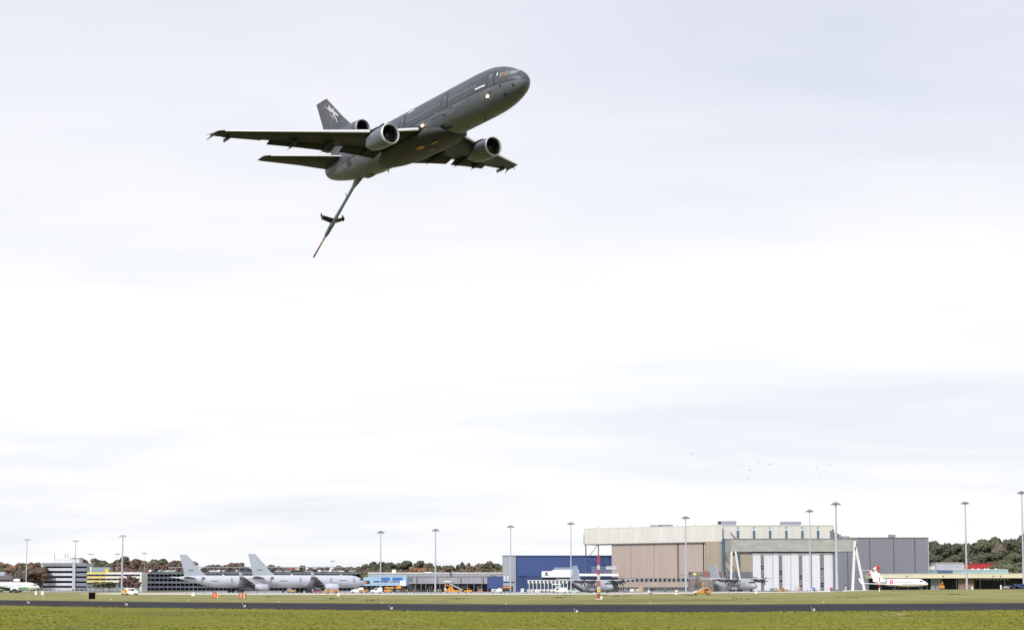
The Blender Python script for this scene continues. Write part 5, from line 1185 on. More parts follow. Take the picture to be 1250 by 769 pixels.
# ------------------------------------------------------------------ perimeter fence on the left
def fence():
    Y = 700; x0 = at(48, Y); x1 = at(178, Y); t = thing('perimeter_fence', 'long grey picket fence before the striped office and banded building', 'fence', (x0, Y, gz(x0, Y)))
    n = 24; L = x1-x0
    def zg(x): return gz(x0+x, Y)-gz(x0, Y)
    for k in range(n+1):
        x = L*k/n; MB().box(x-.06, x+.06, -.06, .06, zg(x)-.1, zg(x)+2.2).build('post', M_galv, t)
    for hgt in (.25, 1.2, 2.1):
        MB().rings([[(L*k/n, -.03, zg(L*k/n)+hgt), (L*k/n, .03, zg(L*k/n)+hgt), (L*k/n, .03, zg(L*k/n)+hgt+.07), (L*k/n, -.03, zg(L*k/n)+hgt+.07)] for k in range(n+1)]).build('rail', M_galv, t)
    m = MB(); x = 0
    while x < L: z = zg(x); m.box(x-.025, x+.025, -.02, .02, z+.05, z+2.15); x += .42
    tag(m.build('pickets', mat('picket_grey', (.30, .31, .33), .5), t), 'thin upright grey pickets', kind='stuff')
fence()
def low_fence():
    Y = 600; x0 = at(240, Y); x1 = at(985, Y); t = thing('wire_fence', 'low wire fence of dark posts along the pale apron edge', 'fence', (x0, Y-18, 0)); L = x1-x0; n = 72
    for k in range(n+1):
        x = L*k/n; z = gz(x0+x, Y-18); MB().box(x-.05, x+.05, -.05, .05, z-.1, z+1.15).build('post', mat('post_dark', (.10, .10, .09), .7), t)
    for h in (.55, 1.1):
        MB().rings([[(L*k/n, -.012, gz(x0+L*k/n, Y-18)+h), (L*k/n, .012, gz(x0+L*k/n, Y-18)+h), (L*k/n, 0, gz(x0+L*k/n, Y-18)+h+.03)] for k in range(n+1)]).build('wire', M_mid, t)
low_fence()

# ------------------------------------------------------------------ people in a line on the apron
def person_proto(pose):
    root = thing('person', 'x', 'person')
    J = {'pelvis': (0, 0, .95, .15), 'spine': (0, 0, 1.15, .15), 'chest': (0, 0, 1.38, .17), 'neck': (0, 0, 1.53, .06), 'head': (.01, 0, 1.66, .10), 'crown': (.01, 0, 1.74, .085)}
    for s, n in ((1, 'l'), (-1, 'r')):
        st = .06 if pose == 0 else .2*s
        J['hip'+n] = (0, s*.10, .90, .10); J['knee'+n] = (st*.5+.02, s*.12, .50, .07); J['ank'+n] = (st*.8-.02, s*.13, .09, .05); J['toe'+n] = (st*.8+.16, s*.14, .045, .045)
        J['sh'+n] = (0, s*.20, 1.43, .075); J['el'+n] = (-.03+(.08*s if pose else 0), s*.27, 1.15, .05); J['wr'+n] = (.08-(0 if pose else .02), s*.26, .90, .04); J['ha'+n] = (.11, s*.25, .80, .045)
    E = [('pelvis', 'spine'), ('spine', 'chest'), ('chest', 'neck'), ('neck', 'head'), ('head', 'crown')]
    for n in 'lr': E += [('pelvis', 'hip'+n), ('hip'+n, 'knee'+n), ('knee'+n, 'ank'+n), ('ank'+n, 'toe'+n), ('chest', 'sh'+n), ('sh'+n, 'el'+n), ('el'+n, 'wr'+n), ('wr'+n, 'ha'+n)]
    K = list(J); me = bpy.data.meshes.new('tmp'); me.from_pydata([J[k][:3] for k in K], [(K.index(a), K.index(b)) for a, b in E], [])
    o = bpy.data.objects.new('tmp', me); scene.collection.objects.link(o)
    sk = o.modifiers.new('s', 'SKIN'); o.modifiers.new('u', 'SUBSURF').levels = 1
    for k, v in zip(K, me.skin_vertices[0].data): v.radius = (J[k][3],)*2; v.use_root = (k == 'pelvis')
    dg = bpy.context.evaluated_depsgraph_get(); me2 = bpy.data.meshes.new_from_object(o.evaluated_get(dg)); bpy.data.objects.remove(o)
    me2.materials.clear(); me2.materials.append(M_cloth); me2.materials.append(M_skin)
    for p in me2.polygons: p.use_smooth = True; p.material_index = 1 if (p.center.z > 1.52 or (p.center.z < .86 and abs(p.center.y) > .2)) else 0
    b = bpy.data.objects.new('body', me2); scene.collection.objects.link(b); b.parent = root
    return root
def vest_mesh():
    rs = [[(.17*c*math.cos(k*math.pi/6)*1.05, .235*c*math.sin(k*math.pi/6)*1.02, z) for k in range(12)] for z, c in ((.88, .95), (1.05, .93), (1.25, 1.0), (1.42, 1.0), (1.48, .6))]
    return MB().rings(rs, cap=False)
hair_m = mat('hair_dark', (.03, .022, .016), .8)
pr0, pr1 = person_proto(0), person_proto(1); pu = [0, 0]
vests = {'yellow': M_lime, 'orange': mat('hi_vis_orange', (.75, .22, .03), .6), 'dark': mat('jacket_dark', (.05, .055, .07), .9), 'green': mat('jacket_green', (.10, .14, .07), .9), 'brown': mat('jacket_brown', (.20, .12, .09), .9), 'pale': mat('jacket_pale', (.45, .45, .45), .9)}
for i, (px, kind) in enumerate(((475.5, 'yellow'), (491.5, 'brown'), (494.5, 'brown'), (497.0, 'yellow'), (501, 'dark'), (504.8, 'orange'), (506, 'brown'), (509.3, 'brown'), (511.6, 'dark'), (514, 'green'), (516.5, 'dark'), (519.5, 'dark'), (521.8, 'pale'), (524.6, 'green'), (527, 'dark'), (530, 'yellow'), (533, 'dark'), (535.2, 'yellow'), (538.2, 'pale'), (357, 'yellow'), (381.5, 'pale'), (640, 'dark'))):
    Y = 640+(i*37 % 11); x = at(px, Y); j = i % 2; P = (pr0, pr1)[j]; root = P if pu[j] == 0 else P.copy()
    if pu[j]:
        scene.collection.objects.link(root); b0 = [c for c in P.children if c.name.startswith('body')][0].copy(); scene.collection.objects.link(b0); b0.parent = root
    pu[j] += 1
    root.location = (x, Y, gz(x, Y)+.06); root.rotation_euler = (0, 0, random.uniform(0, 6.28)); s_ = random.uniform(.97, 1.08); root.scale = (s_, s_, s_)
    names = {'yellow': 'in a hi-vis yellow vest', 'orange': 'in an orange vest', 'dark': 'in a dark jacket', 'green': 'in a dull green jacket', 'brown': 'in a brown jacket', 'pale': 'in a pale jacket'}
    where = {475.5: 'beside the orange loader', 357: 'beneath the right jet wing', 381.5: 'beneath the right jet wing', 640: 'standing before the blue hangar'}.get(px, 'in the line-up on the apron')
    root['label'] = 'person %s %s' % (names[kind], where); root['group'] = 'people standing on the apron'
    vest_mesh().build('vest' if kind in ('yellow', 'orange') else 'jacket', vests[kind], root, smooth=True)
    MB().rings([[(.01+.105*c*math.cos(k*math.pi/5), .09*c*math.sin(k*math.pi/5), z) for k in range(10)] for z, c in ((1.70, 1.05), (1.76, 1.0), (1.81, .5))]).build('hair', hair_m, root, smooth=True)

# ------------------------------------------------------------------ vehicles and ground equipment
def base(name, label, cat, px, Y, rz=0, group=None):
    x = at(px, Y, 1); return thing(name, label, cat, (x, Y, gz(x, Y)+.06), rz, group)
def wheels(t, xs, W, r=.45, w_=.3):
    for x in xs:
        for s in (-1, 1): 
            q = MB().wheel(x, s*(W/2-w_/2+.02), r, r, w_).build('wheel', M_tyre, t); MB().wheel(x, s*(W/2+.03), r, r*.5, .05).build('rim', M_silver, q)
def body(t, poly, W, m, name='body', bev=.06): return MB().prism_y(poly, -W/2, W/2).build(name, m, t, bevel=bev)
# rescue van on the grass verge at left
t = base('service_van', 'white and orange service van driving on the grass before the banded building', 'van', 160.5, 500); 
body(t, [(-2.1, .45), (-2.1, 2.0), (-1.9, 2.15), (.6, 2.15), (1.35, 1.45), (2.0, 1.25), (2.15, .9), (2.15, .45)], 1.9, M_white)
body(t, [(-2.12, .75), (-2.12, 1.95), (-1.4, 1.95), (-1.0, .75)], 1.94, M_org, 'orange_tail'); body(t, [(.1, 1.3), (.1, 1.95), (.6, 1.95), (1.2, 1.4), (1.2, 1.3)], 1.94, M_glass, 'windows', 0); body(t, [(-.7, 1.35), (-.7, 1.9), (-.1, 1.9), (-.1, 1.35)], 1.93, mat('van_red_mark', (.4, .08, .08), .5), 'side_marking', 0)
MB().box(-.3, .2, -.6, .6, 2.15, 2.3).build('light_bar', M_blue, t); wheels(t, (-1.35, 1.3), 1.9, .36, .25)
t2 = base('yellow_trolley', 'lime and orange trolley right behind the service van', 'trolley', 151.8, 505); MB().box(-.75, .7, -.6, .6, .35, .75).build('bed', M_org, t2, bevel=.04); MB().box(-.6, .3, -.5, .5, .75, 1.15).build('load', M_lime, t2, bevel=.06); wheels(t2, (-.5, .45), 1.3, .25, .2)
# orange pick-up on the grass
t = base('airfield_pickup', 'orange and white pick-up truck with a roof beacon driving on the grass', 'pickup truck', 857, 462, R(180))
body(t, [(-2.2, .5), (-2.2, 1.15), (-.5, 1.15), (-.3, 1.85), (1.0, 1.9), (1.45, 1.9), (1.75, 1.2), (1.9, .9), (1.9, .5)][::1], 1.9, M_org)
body(t, [(-.1, 1.25), (.0, 1.72), (1.0, 1.74), (1.45, 1.25)], 1.94, M_glass, 'windows', 0)
t.rotation_euler = (0, 0, 0); t.location.x += .6
body(t, [(-3.0, .5), (-3.05, .95), (-2.6, 1.1), (-1.6, 1.22), (-1.35, .55)], 1.8, M_white, 'bonnet'); MB().prism_y([(-1.55, 1.2), (-.55, 1.9), (-.4, 1.85), (-1.2, 1.15)], -.85, .85).build('windscreen', mat('screen_pale_green', (.45, .55, .45), .2), t)
MB().box(.2, .6, -.7, .7, 1.9, 2.02).build('roof_bar', M_yel, t); MB().lathe_z([(2.02, .12), (2.25, .1), (2.3, .02)], .4, 0, 8).build('beacon', M_org, t)
body(t, [(.0, .55), (.0, 1.15), (.5, 1.15), (.5, .55)], 1.93, M_dk, 'door_gap', 0); wheels(t, (-2.3, 1.15), 1.9, .38, .25)
# aircraft tug below the right jet engine
def tug(px, Y, lab, L=5.4, top=M_org, cab=M_white, rz=0):
    t = base('aircraft_tug', lab, 'tug', px, Y, rz)
    body(t, [(-L/2, .4), (-L/2, 1.35), (L/2, 1.35), (L/2, .4)], 2.3, top); MB().box(-L/2+.2, -L/2+1.5, -.9, .9, 1.35, 2.05).build('cab', cab, t, bevel=.08); MB().box(-L/2+.15, -L/2+1.55, -.92, .92, 1.55, 1.95).build('cab_window', M_glass, t)
    wheels(t, (-L*.28, L*.28), 2.3, .62, .45); return t
tug(405, 640, 'orange aircraft tug with big black wheels below the jet engine', 5.6)
tug(444, 700, 'orange ground truck just right of the jet nose', 4.0); tug(355.8, 700, 'low orange ground truck between the two parked jets', 3.6)
t = base('nose_dolly', 'white wedge-shaped van in front of the right jet nose', 'van', 436, 700); body(t, [(-2.6, .4), (-2.6, 1.0), (-.6, 2.1), (2.6, 2.4), (2.7, 1.2), (2.5, .4)], 2.0, M_white); body(t, [(-1.6, 1.55), (-.6, 1.98), (.6, 2.1), (.6, 1.6)], 2.03, M_glass, 'windows', 0); wheels(t, (-1.7, 1.7), 2.0, .36, .25)
t = base('red_towbar', 'red tow bar cart beside the orange aircraft tug', 'cart', 388, 645); MB().box(-1.3, 1.3, -.5, .5, .5, .9).build('bed', M_red, t, bevel=.04); MB().tube((1.3, 0, .6), (2.6, 0, .5), .07).build('drawbar', M_red, t); wheels(t, (-.9, .9), 1.1, .25, .15)
t = base('red_barrier', 'low red box on the far edge of the grass left of the red signs', 'barrier', 262, 640); MB().box(-.6, .6, -.3, .3, .35, .75).build('panel', mat('dull_red', (.30, .07, .06), .7), t, bevel=.03); MB().box(-.5, -.4, -.2, .2, 0, .4).build('leg', M_mid, t); MB().box(.4, .5, -.2, .2, 0, .4).build('leg', M_mid, t)
t = base('white_pickup', 'white utility van parked right of the orange ground truck', 'van', 459.5, 660); body(t, [(-2.3, .5), (-2.3, 1.25), (-1.2, 1.35), (-.8, 2.15), (2.3, 2.3), (2.3, .5)], 2.0, M_white); body(t, [(-1.0, 1.4), (-.7, 2.0), (.5, 2.05), (.5, 1.4)], 2.03, M_glass, 'windows', 0); MB().box(.8, 2.1, -.6, .6, 2.3, 2.5).build('roof_rack', M_mid, t); wheels(t, (-1.5, 1.5), 2.0, .36, .25)
t = base('orange_loader', 'orange cargo loader with a raised bed left of the line of people', 'loader', 475.5, 705); MB().box(-2.4, 1.0, -1.1, 1.1, .5, 1.4).build('chassis', M_org, t, bevel=.05); MB().box(-2.0, 1.8, -1.1, 1.1, 1.9, 2.5).build('raised_bed', M_org, t, bevel=.04)
for a, b_ in (((-1.6, .9), (1.2, 1.9)), ((1.0, .9), (-1.4, 1.9))): MB().tube((a[0], -.9, a[1]), (b_[0], -.9, b_[1]), .09).build('scissor_arm', M_mid, t)
wheels(t, (-1.8, .5), 2.2, .4, .3)
t = base('orange_lift', 'orange high cab lift truck at the end of the pale blue building', 'lift truck', 486, 705); MB().box(-1.3, 1.3, -.9, .9, 1.9, 3.3).build('cab', M_org, t, bevel=.1); MB().box(-1.0, 1.0, -.7, .7, .5, 1.2).build('chassis', M_mid, t); MB().box(-.3, .3, -.3, .3, 1.2, 1.9).build('mast', M_mid, t); wheels(t, (-.7, .7), 1.6, .4, .3); MB().box(-1.32, -.3, -.92, .92, 2.5, 3.1).build('window', M_glass, t)
# passenger stairs truck
t = base('stairs_truck', 'orange passenger stairs truck with a white-hooded top landing', 'stairs truck', 553, 690)
MB().box(-3.6, 3.6, -1.1, 1.1, .5, 1.25).build('chassis', M_org, t, bevel=.05); MB().prism_y([(-1.6, 3.7), (-1.1, 4.1), (4.3, 1.4), (4.0, 1.0)], -.8, .8).build('stair_flight', mat('stair_grey', (.35, .35, .38), .6), t)
for s in (-1, 1): MB().prism_y([(-1.5, 4.7), (-1.5, 4.55), (4.4, 1.9), (4.4, 2.05)], s*.85-.04, s*.85+.04).build('handrail', M_dk, t)
MB().box(-3.4, -1.2, -1.1, 1.1, 3.0, 3.2).build('landing', M_org, t); MB().prism_y([(-4.1, 4.5), (-3.2, 5.1), (-.9, 5.1), (-.9, 4.75), (-3.2, 4.6)], -1.1, 1.1).build('hood', M_white, t)
for x in (-3.3, -1.3): MB().box(x-.12, x+.12, -1.0, -.8, 1.2, 4.9).build('support', M_org, t)
MB().tube((-3.0, -.9, 4.6), (-2.2, -.9, 3.1), .22).build('bellows', mat('bellows_brown', (.14, .10, .09), .8), t); MB().prism_y([(-2.4, 1.2), (-1.4, 3.0), (-.6, 3.0), (.6, 1.2)], -.5, .5).build('lift_frame', M_org, t)
MB().box(-3.7, -2.6, -1.1, 1.1, 1.25, 1.9).build('cab', M_offw, t, bevel=.08); wheels(t, (-2.6, 2.3), 2.2, .42, .3)
t = base('orange_truck', 'small orange truck parked right of the stairs truck', 'truck', 571.5, 690); body(t, [(-1.7, .45), (-1.7, 1.1), (-.7, 1.2), (-.4, 1.95), (.5, 1.95), (.6, 1.3), (1.7, 1.3), (1.7, .45)], 1.8, M_org); body(t, [(-.55, 1.3), (-.35, 1.8), (.4, 1.8), (.4, 1.3)], 1.83, M_glass, 'windows', 0); wheels(t, (-1.1, 1.1), 1.8, .35, .25)
t = base('baggage_cart', 'small brown-orange baggage cart with a white top right of the orange truck', 'cart', 586, 690); MB().box(-1.1, 1.1, -.7, .7, .5, 1.1).build('bed', mat('cart_rust', (.45, .20, .09), .6), t, bevel=.04); MB().box(-1.1, 1.1, -.7, .7, 1.55, 1.65).build('cover', M_white, t)
for x in (-1, 1): MB().box(x-.05, x+.05, -.05, .05, 1.1, 1.55).build('post', M_mid, t)
wheels(t, (-.7, .7), 1.4, .25, .18)
t = base('ground_power_unit', 'white boxy ground power cart before the blue shed', 'ground cart', 606.5, 680); MB().box(-2.2, 2.2, -.9, .9, .5, 1.7).build('housing', M_offw, t, bevel=.08); MB().box(-1.4, -.4, -.93, -.8, .8, 1.4).build('grille', M_mid, t); MB().box(.4, 1.9, -.8, .8, 1.7, 2.05).build('top_box', M_offw, t, bevel=.05); wheels(t, (-1.5, 1.5), 1.8, .35, .25)
t = base('orange_platform', 'orange raised work platform at the foot of the blue hangar', 'work platform', 619.3, 700); MB().box(-1.9, 1.7, -.8, .8, 2.1, 2.7).build('basket', M_org, t)
for a, b_ in (((-1.4, .7), (1.2, 2.1)), ((1.2, .7), (-1.4, 2.1))): MB().tube((a[0], -.5, a[1]), (b_[0], -.5, b_[1]), .09).build('scissor_arm', M_dk, t)
MB().box(-1.6, 1.5, -.7, .7, .35, .75).build('chassis', M_mid, t); wheels(t, (-1.1, 1.0), 1.4, .32, .25)
for px, w_, h, lab, m in ((638, 1.6, 1.9, 'white box container at the left end of the colonnade', M_offw), (647, 2.6, 1.6, 'pale grey box before the colonnade, second from left', mat('box_grey', (.45, .46, .48), .6)), (655.5, 1.8, 1.5, 'white box before the colonnade, just left of the service trucks', M_offw)):
    t = base('equipment_box', lab, 'box', px, 690); MB().box(-w_/2, w_/2, -.7, .7, .15, h).build('case', m, t, bevel=.05); MB().box(-w_/2+.1, w_/2-.1, -.6, .6, 0, .15).build('skid', M_mid, t); MB().box(-.05, .05, -.72, -.68, .3, h-.15).build('door_seam', M_mid, t)
t = base('white_cab_truck', 'white cab truck with a flat roof rack left of the transport plane', 'truck', 685, 660); body(t, [(-2.6, .45), (-2.6, 1.1), (-2.0, 2.0), (-.9, 2.05), (-.9, 1.3), (2.4, 1.5), (2.4, .45)], 2.0, M_white); body(t, [(-2.3, 1.25), (-1.9, 1.9), (-1.1, 1.9), (-1.1, 1.25)], 2.03, M_glass, 'windows', 0); MB().box(-.8, 2.3, -.9, .9, 1.45, 2.3).build('cargo_box', M_offw, t, bevel=.05); wheels(t, (-1.7, 1.5), 2.0, .38, .28)
t = base('white_stairs', 'small white maintenance stairs under the transport plane tail', 'stairs', 678, 700); MB().prism_y([(-2, .2), (-2, .5), (1.3, 3.0), (2.2, 3.0), (2.2, 2.7), (1.4, 2.7)], -.6, .6).build('flight', M_white, t); MB().box(1.2, 1.35, -.5, .5, .2, 2.8).build('leg', M_white, t); MB().box(2.05, 2.2, -.5, .5, .2, 2.8).build('leg', M_white, t); MB().box(-1.4, 2.5, -.7, .7, 3.4, 3.9).build('guard_rail', M_offw, t); MB().box(-2, 2.3, -.6, .6, .1, .25).build('base_frame', M_mid, t)
t = base('white_tender', 'white sloped tender beside the transport plane nose gear', 'truck', 700, 655); body(t, [(-2.4, .35), (-2.2, .9), (-.6, 1.9), (.6, 1.9), (2.5, .7), (2.6, .35)], 1.9, mat('tender_pale_teal', (.50, .58, .56), .4)); body(t, [(-1.3, 1.2), (-.5, 1.75), (.4, 1.75), (.9, 1.2)], 1.93, M_glassb, 'windows', 0); wheels(t, (-1.5, 1.6), 1.9, .35, .25)
# weather station post on the grass
t = base('weather_station', 'dark box and white tank on a thin pole before the hangar doors', 'weather station', 794.5, 520); MB().tube((-.7, 0, -.1), (-.7, 0, 2.0), .06).build('pole', M_white, t); MB().box(-.95, -.3, -.25, .25, .5, 1.15).build('white_case', M_white, t, bevel=.05); MB().box(-.2, 1.1, -.3, .3, 1.2, 1.85).build('dark_case', M_dk, t, bevel=.04); MB().box(.35, .55, -.1, .1, 0, 1.2).build('leg', M_mid, t); MB().box(-.6, .1, -.25, .25, .1, .5).build('lower_case', mat('case_slate', (.1, .11, .14), .5), t)
t = base('marker_drum', 'white and red drum-shaped marker on the grass left of the orange pick-up', 'marker', 826, 505); MB().lathe_z([(0, .55), (.55, .55)], 0, 0, 14).build('lower_drum', M_white, t); MB().lathe_z([(.55, .56), (.8, .56)], 0, 0, 14).build('red_band', mat('faded_red', (.45, .18, .18), .6), t); MB().lathe_z([(.8, .54), (1.3, .54)], 0, 0, 14).build('upper_drum', M_offw, t); MB().box(-.7, .7, -.35, .35, 1.3, 1.4).build('lid', mat('faded_pink', (.5, .32, .32), .6), t)
t = base('cherry_picker', 'orange lift cart behind the orange pick-up truck', 'lift', 861, 640); MB().box(-1.2, 1.5, -.8, .8, .5, 1.5).build('chassis', M_org, t, bevel=.05); MB().tube((-.5, 0, 1.4), (-.9, 0, 3.2), .18).build('boom', M_org, t); MB().box(-1.3, -.4, -.5, .5, 3.0, 3.7).build('basket', mat('basket_brown_orange', (.5, .22, .05), .6), t); wheels(t, (-.7, .9), 1.6, .35, .25)
t = base('work_light', 'grey rig with a yellow lamp head above the brick sheds', 'work light', 845, 755); MB().box(-.15, .15, -.15, .15, 0, 8.6).build('pole', M_mid, t); MB().box(-1.6, 1.2, -.5, .5, 6.0, 6.3).build('platform', M_galv, t)
for x in (-1.5, -.5, .5, 1.1): MB().box(x-.06, x+.06, -.45, -.35, 6.3, 7.6).build('rail_post', M_galv, t)
MB().box(.5, 1.9, -.6, .6, 7.6, 8.5).build('yellow_head', mat('lamp_yellow', (.75, .68, .12), .5), t, bevel=.1); MB().box(-1.2, -.5, -.4, .4, 7.8, 8.8).build('dark_head', M_dk, t)
t = base('ground_cart', 'grey equipment cart right of the transport plane nose', 'ground cart', 943.5, 640); MB().box(-1.2, 1.2, -.7, .7, .4, 1.5).build('housing', mat('cart_grey_blue', (.30, .34, .38), .5), t, bevel=.06); MB().tube((1.0, 0, 1.4), (1.1, 0, 2.6), .07).build('pipe', M_galv, t); MB().box(-.8, .2, -.72, -.68, .7, 1.2).build('panel', M_dk, t); wheels(t, (-.7, .7), 1.4, .28, .2)
for k, (px, lab) in enumerate(((951.5, 'long orange cart before the white doors, nearest the plane nose'), (958.5, 'short orange cart before the white doors'))):
    t = base('orange_cart', lab, 'cart', px, 680); L = 3.4 if k == 0 else 2.2; MB().box(-L/2, L/2, -.7, .7, .4, .9).build('bed', M_org, t, bevel=.04); MB().box(-L/2, -L/2+.7, -.7, .7, .9, 1.6).build('box', mat('cart_rust', (.45, .20, .09), .6), t, bevel=.04); wheels(t, (-L*.3, L*.3), 1.4, .3, .2)
t = base('orange_rack', 'pale orange rack leaning before the white folding doors', 'rack', 974, 700)
for x in (-.9, 0, .9): MB().box(x-.07, x+.07, -.4, .4, 0, 2.3).build('upright', mat('rack_salmon', (.62, .40, .33), .6), t)
for z in (.6, 1.3, 2.1): MB().box(-1, 1, -.4, .4, z, z+.1).build('shelf', MATS['rack_salmon'], t)
t = base('blue_cart', 'white box and blue drum cart before the white folding doors', 'cart', 991.5, 640); MB().box(-1.3, -.1, -.5, .5, .1, 1.0).build('white_box', M_white, t, bevel=.05); MB().tube((.1, 0, 1.15), (1.1, 0, 1.15), .4, None, 14).build('blue_drum', mat('drum_blue', (.04, .16, .55), .4), t); MB().box(-1.3, 1.3, -.5, .5, .45, .6).build('frame', M_dk, t); wheels(t, (-.8, .9), 1.2, .28, .2)
t = base('red_pump', 'small red pump unit on a dark sled left of the tallest mast', 'pump', 1015.5, 630); MB().box(-.7, .3, -.4, .4, .7, 1.5).build('pump_body', M_red, t, bevel=.08); MB().box(-.6, 1.6, -.5, .5, .25, .9).build('sled', M_dk, t); wheels(t, (-.3, 1.1), 1.1, .26, .2)
t = base('mast_cabinet', 'grey low cabinet at the foot of the tallest mast', 'cabinet', 1021, 605); MB().box(-2.1, 2.1, -1, 1, -.1, .75).build('plinth', mat('cabinet_slate', (.15, .15, .18), .7), t); MB().box(-1.7, -.4, -.5, .5, .75, 1.25).build('cabinet_box', M_mid, t, bevel=.04)
t = base('vent_post', 'pale post with a dark cap between the tallest mast and white legs', 'post', 1032.3, 650); MB().box(-.28, .28, -.28, .28, -.1, 2.0).build('post', M_galv, t); MB().box(-.55, .5, -.4, .4, 2.0, 2.35).build('cap', M_dk, t)
t = base('orange_forklift', 'orange forklift standing before the canopy building', 'forklift', 1149.8, 700); MB().box(-1.0, 1.0, -.6, .6, .6, 1.7).build('body', M_org, t, bevel=.08); MB().box(.2, .4, -.5, .5, .2, 3.3).build('mast', M_org, t); MB().box(-.8, .3, -.55, .55, 2.4, 2.55).build('roof', mat('cart_rust', (.45, .20, .09), .6), t)
for x in (-.75, .15): MB().box(x-.05, x+.05, -.5, .5, 1.7, 2.4).build('cab_post', M_org, t)
MB().box(.4, 1.5, -.35, -.2, .25, .35).build('fork', M_mid, t); MB().box(.4, 1.5, .2, .35, .25, .35).build('fork', M_mid, t); wheels(t, (-.6, .5), 1.2, .36, .25)
for px, m, lab, kd in ((1231, M_silver, 'low silver car at the far right before the canopy', 0), (1237.5, cdk, 'dark blue car between the silver car and the van', 0), (1246, M_blue, 'dark blue van at the right edge of the photo', 1)):
    c = car('van' if kd else 'car', m if m is not cdk else M_blue, 5.0 if kd else 4.2, 1.9, 2.1 if kd else 1.4); x = at(px, 680); c.location = (x, 680, gz(x, 680)+.05); c['label'] = lab; c['category'] = 'van' if kd else 'car'; c.name = 'parked_van' if kd else 'parked_car'
t = base('white_bollard', 'white stubby post on the grass before the canopy', 'post', 1222, 690); MB().lathe_z([(-.1, .32), (1.5, .32), (1.75, .15)], 0, 0, 10).build('post', M_white, t); MB().box(-.15, .15, -.1, .1, 1.75, 2.3).build('fitting', M_dk, t)
t = base('gas_tank', 'white gas tank with a cap beside the mast before the canopy', 'tank', 1187, 700); MB().lathe_z([(-.1, .35), (.9, .35), (1.2, .15)], 0, 0, 10).build('tank', M_white, t); MB().box(-.1, .1, -.1, .1, 1.2, 1.45).build('valve', M_mid, t)
# clutter in the mouth of the hangars
for px, lab, m in ((771.5, 'white pallet stack at the hangar door foot, left one', M_offw), (778, 'pale crate at the hangar door foot beside the ochre door', mat('crate_tan', (.45, .40, .33), .7)), (812, 'dark teal bin at the hangar door foot', mat('bin_teal', (.06, .14, .14), .6)), (764, 'dark drum cart at the hangar door foot, leftmost', M_mid)):
    t = base('crate', lab, 'crate', px, 760); MB().box(-.9, .9, -.6, .6, .15, 1.5).build('case', m, t, bevel=.05); MB().box(-.85, .85, -.5, .5, 0, .15).build('skid', M_dk, t)
# radar dish vehicle behind the left airliner
t = base('dish_truck', 'truck-mounted white dish showing above the green and white airliner', 'dish truck', 20, 770); MB().box(-3, 3, -1.2, 1.2, .6, 2.6).build('truck_bed', M_mid, t); MB().tube((0, 0, 2.6), (0, 0, 4.6), .15).build('mast', M_galv, t); MB().rings([[(c*1.7*math.cos(k*math.pi/8), .2*c, 5.4+c*.75*math.sin(k*math.pi/8)+.1) for k in range(16)] for c in (.2, .7, 1.0)]).build('dish', M_white, t); wheels(t, (-2, 2), 2.4, .45, .3)
MB().tube((-2.8, 0, 2.6), (-2.8, 0, 5.2), .14).build('antenna', M_white, t)

# ------------------------------------------------------------------ airfield furniture on the grass and runway
t = base('distance_marker', 'large black square marker board beside the runway at left', 'marker board', 112.5, 305); MB().box(-.62, .62, -.12, .12, .03, 1.28).build('board', M_black, t, bevel=.02); MB().box(-.72, -.62, -.14, .14, -.05, 1.3).build('ochre_edge', mat('ochre_edge', (.42, .30, .10), .7), t); MB().box(.62, .72, -.14, .14, -.05, 1.3).build('ochre_edge', MATS['ochre_edge'], t)
def sign(px, lab, extra):
    t = base('taxiway_sign', lab, 'sign', px, 318); MB().box(-.42, .42, -.12, .12, .25, 1.2).build('red_board', mat('sign_red', (.62, .045, .03), .5), t, bevel=.02)
    m = MB()
    for a, b_, c, d in ((-.16, .16, .98, 1.06), (-.16, .16, .68, .76), (-.16, .16, .38, .46), (-.16, -.08, .38, 1.06), (.08, .16, .38, 1.06)): m.box(a, b_, -.15, -.122, c, d)
    m.build('white_character', mat('sign_white', (.8, .72, .70), .5), t)
    MB().box(.44, .70, -.12, .12, .25, 1.2).build('yellow_board', mat('sign_yellow', (.78, .50, .05), .5), t)
    if extra: MB().box(.72, .98, -.12, .12, .25, 1.15).build('grey_board', mat('sign_grey', (.17, .16, .15), .6), t)
    for x in (-.3, .3): MB().box(x-.04, x+.04, -.04, .04, -.1, .27).build('leg', M_mid, t)
sign(262, 'red taxiway sign with a yellow end, the left of the two', False); sign(294.5, 'red taxiway sign with a yellow and a grey end, the right of the two', True)
for px, Y, lab, h, w_ in ((236, 480, 'white cabinet on the grass below the left jet', .9, .45), (413, 480, 'white cabinet on the grass below the orange tug', .85, .33), (52, 500, 'white box with a funnel top on the left grass', 1.15, .4), (44, 510, 'white slim box on a post left of the funnel-topped box', 1.1, .28), (923, 520, 'white cabinet on the grass below the transport plane nose', .75, .42)):
    t = base('white_cabinet', lab, 'cabinet', px, Y); MB().box(-w_, w_, -.3, .3, -.1, h*.8).build('case', M_white, t, bevel=.04); MB().box(-w_*.75, w_*.75, -.25, .25, h*.8, h).build('lid', M_offw, t, bevel=.03)
    if px in (236, 44): MB().tube((0, 0, h), (0, 0, h+2.6), .04).build('aerial', M_galv, t)
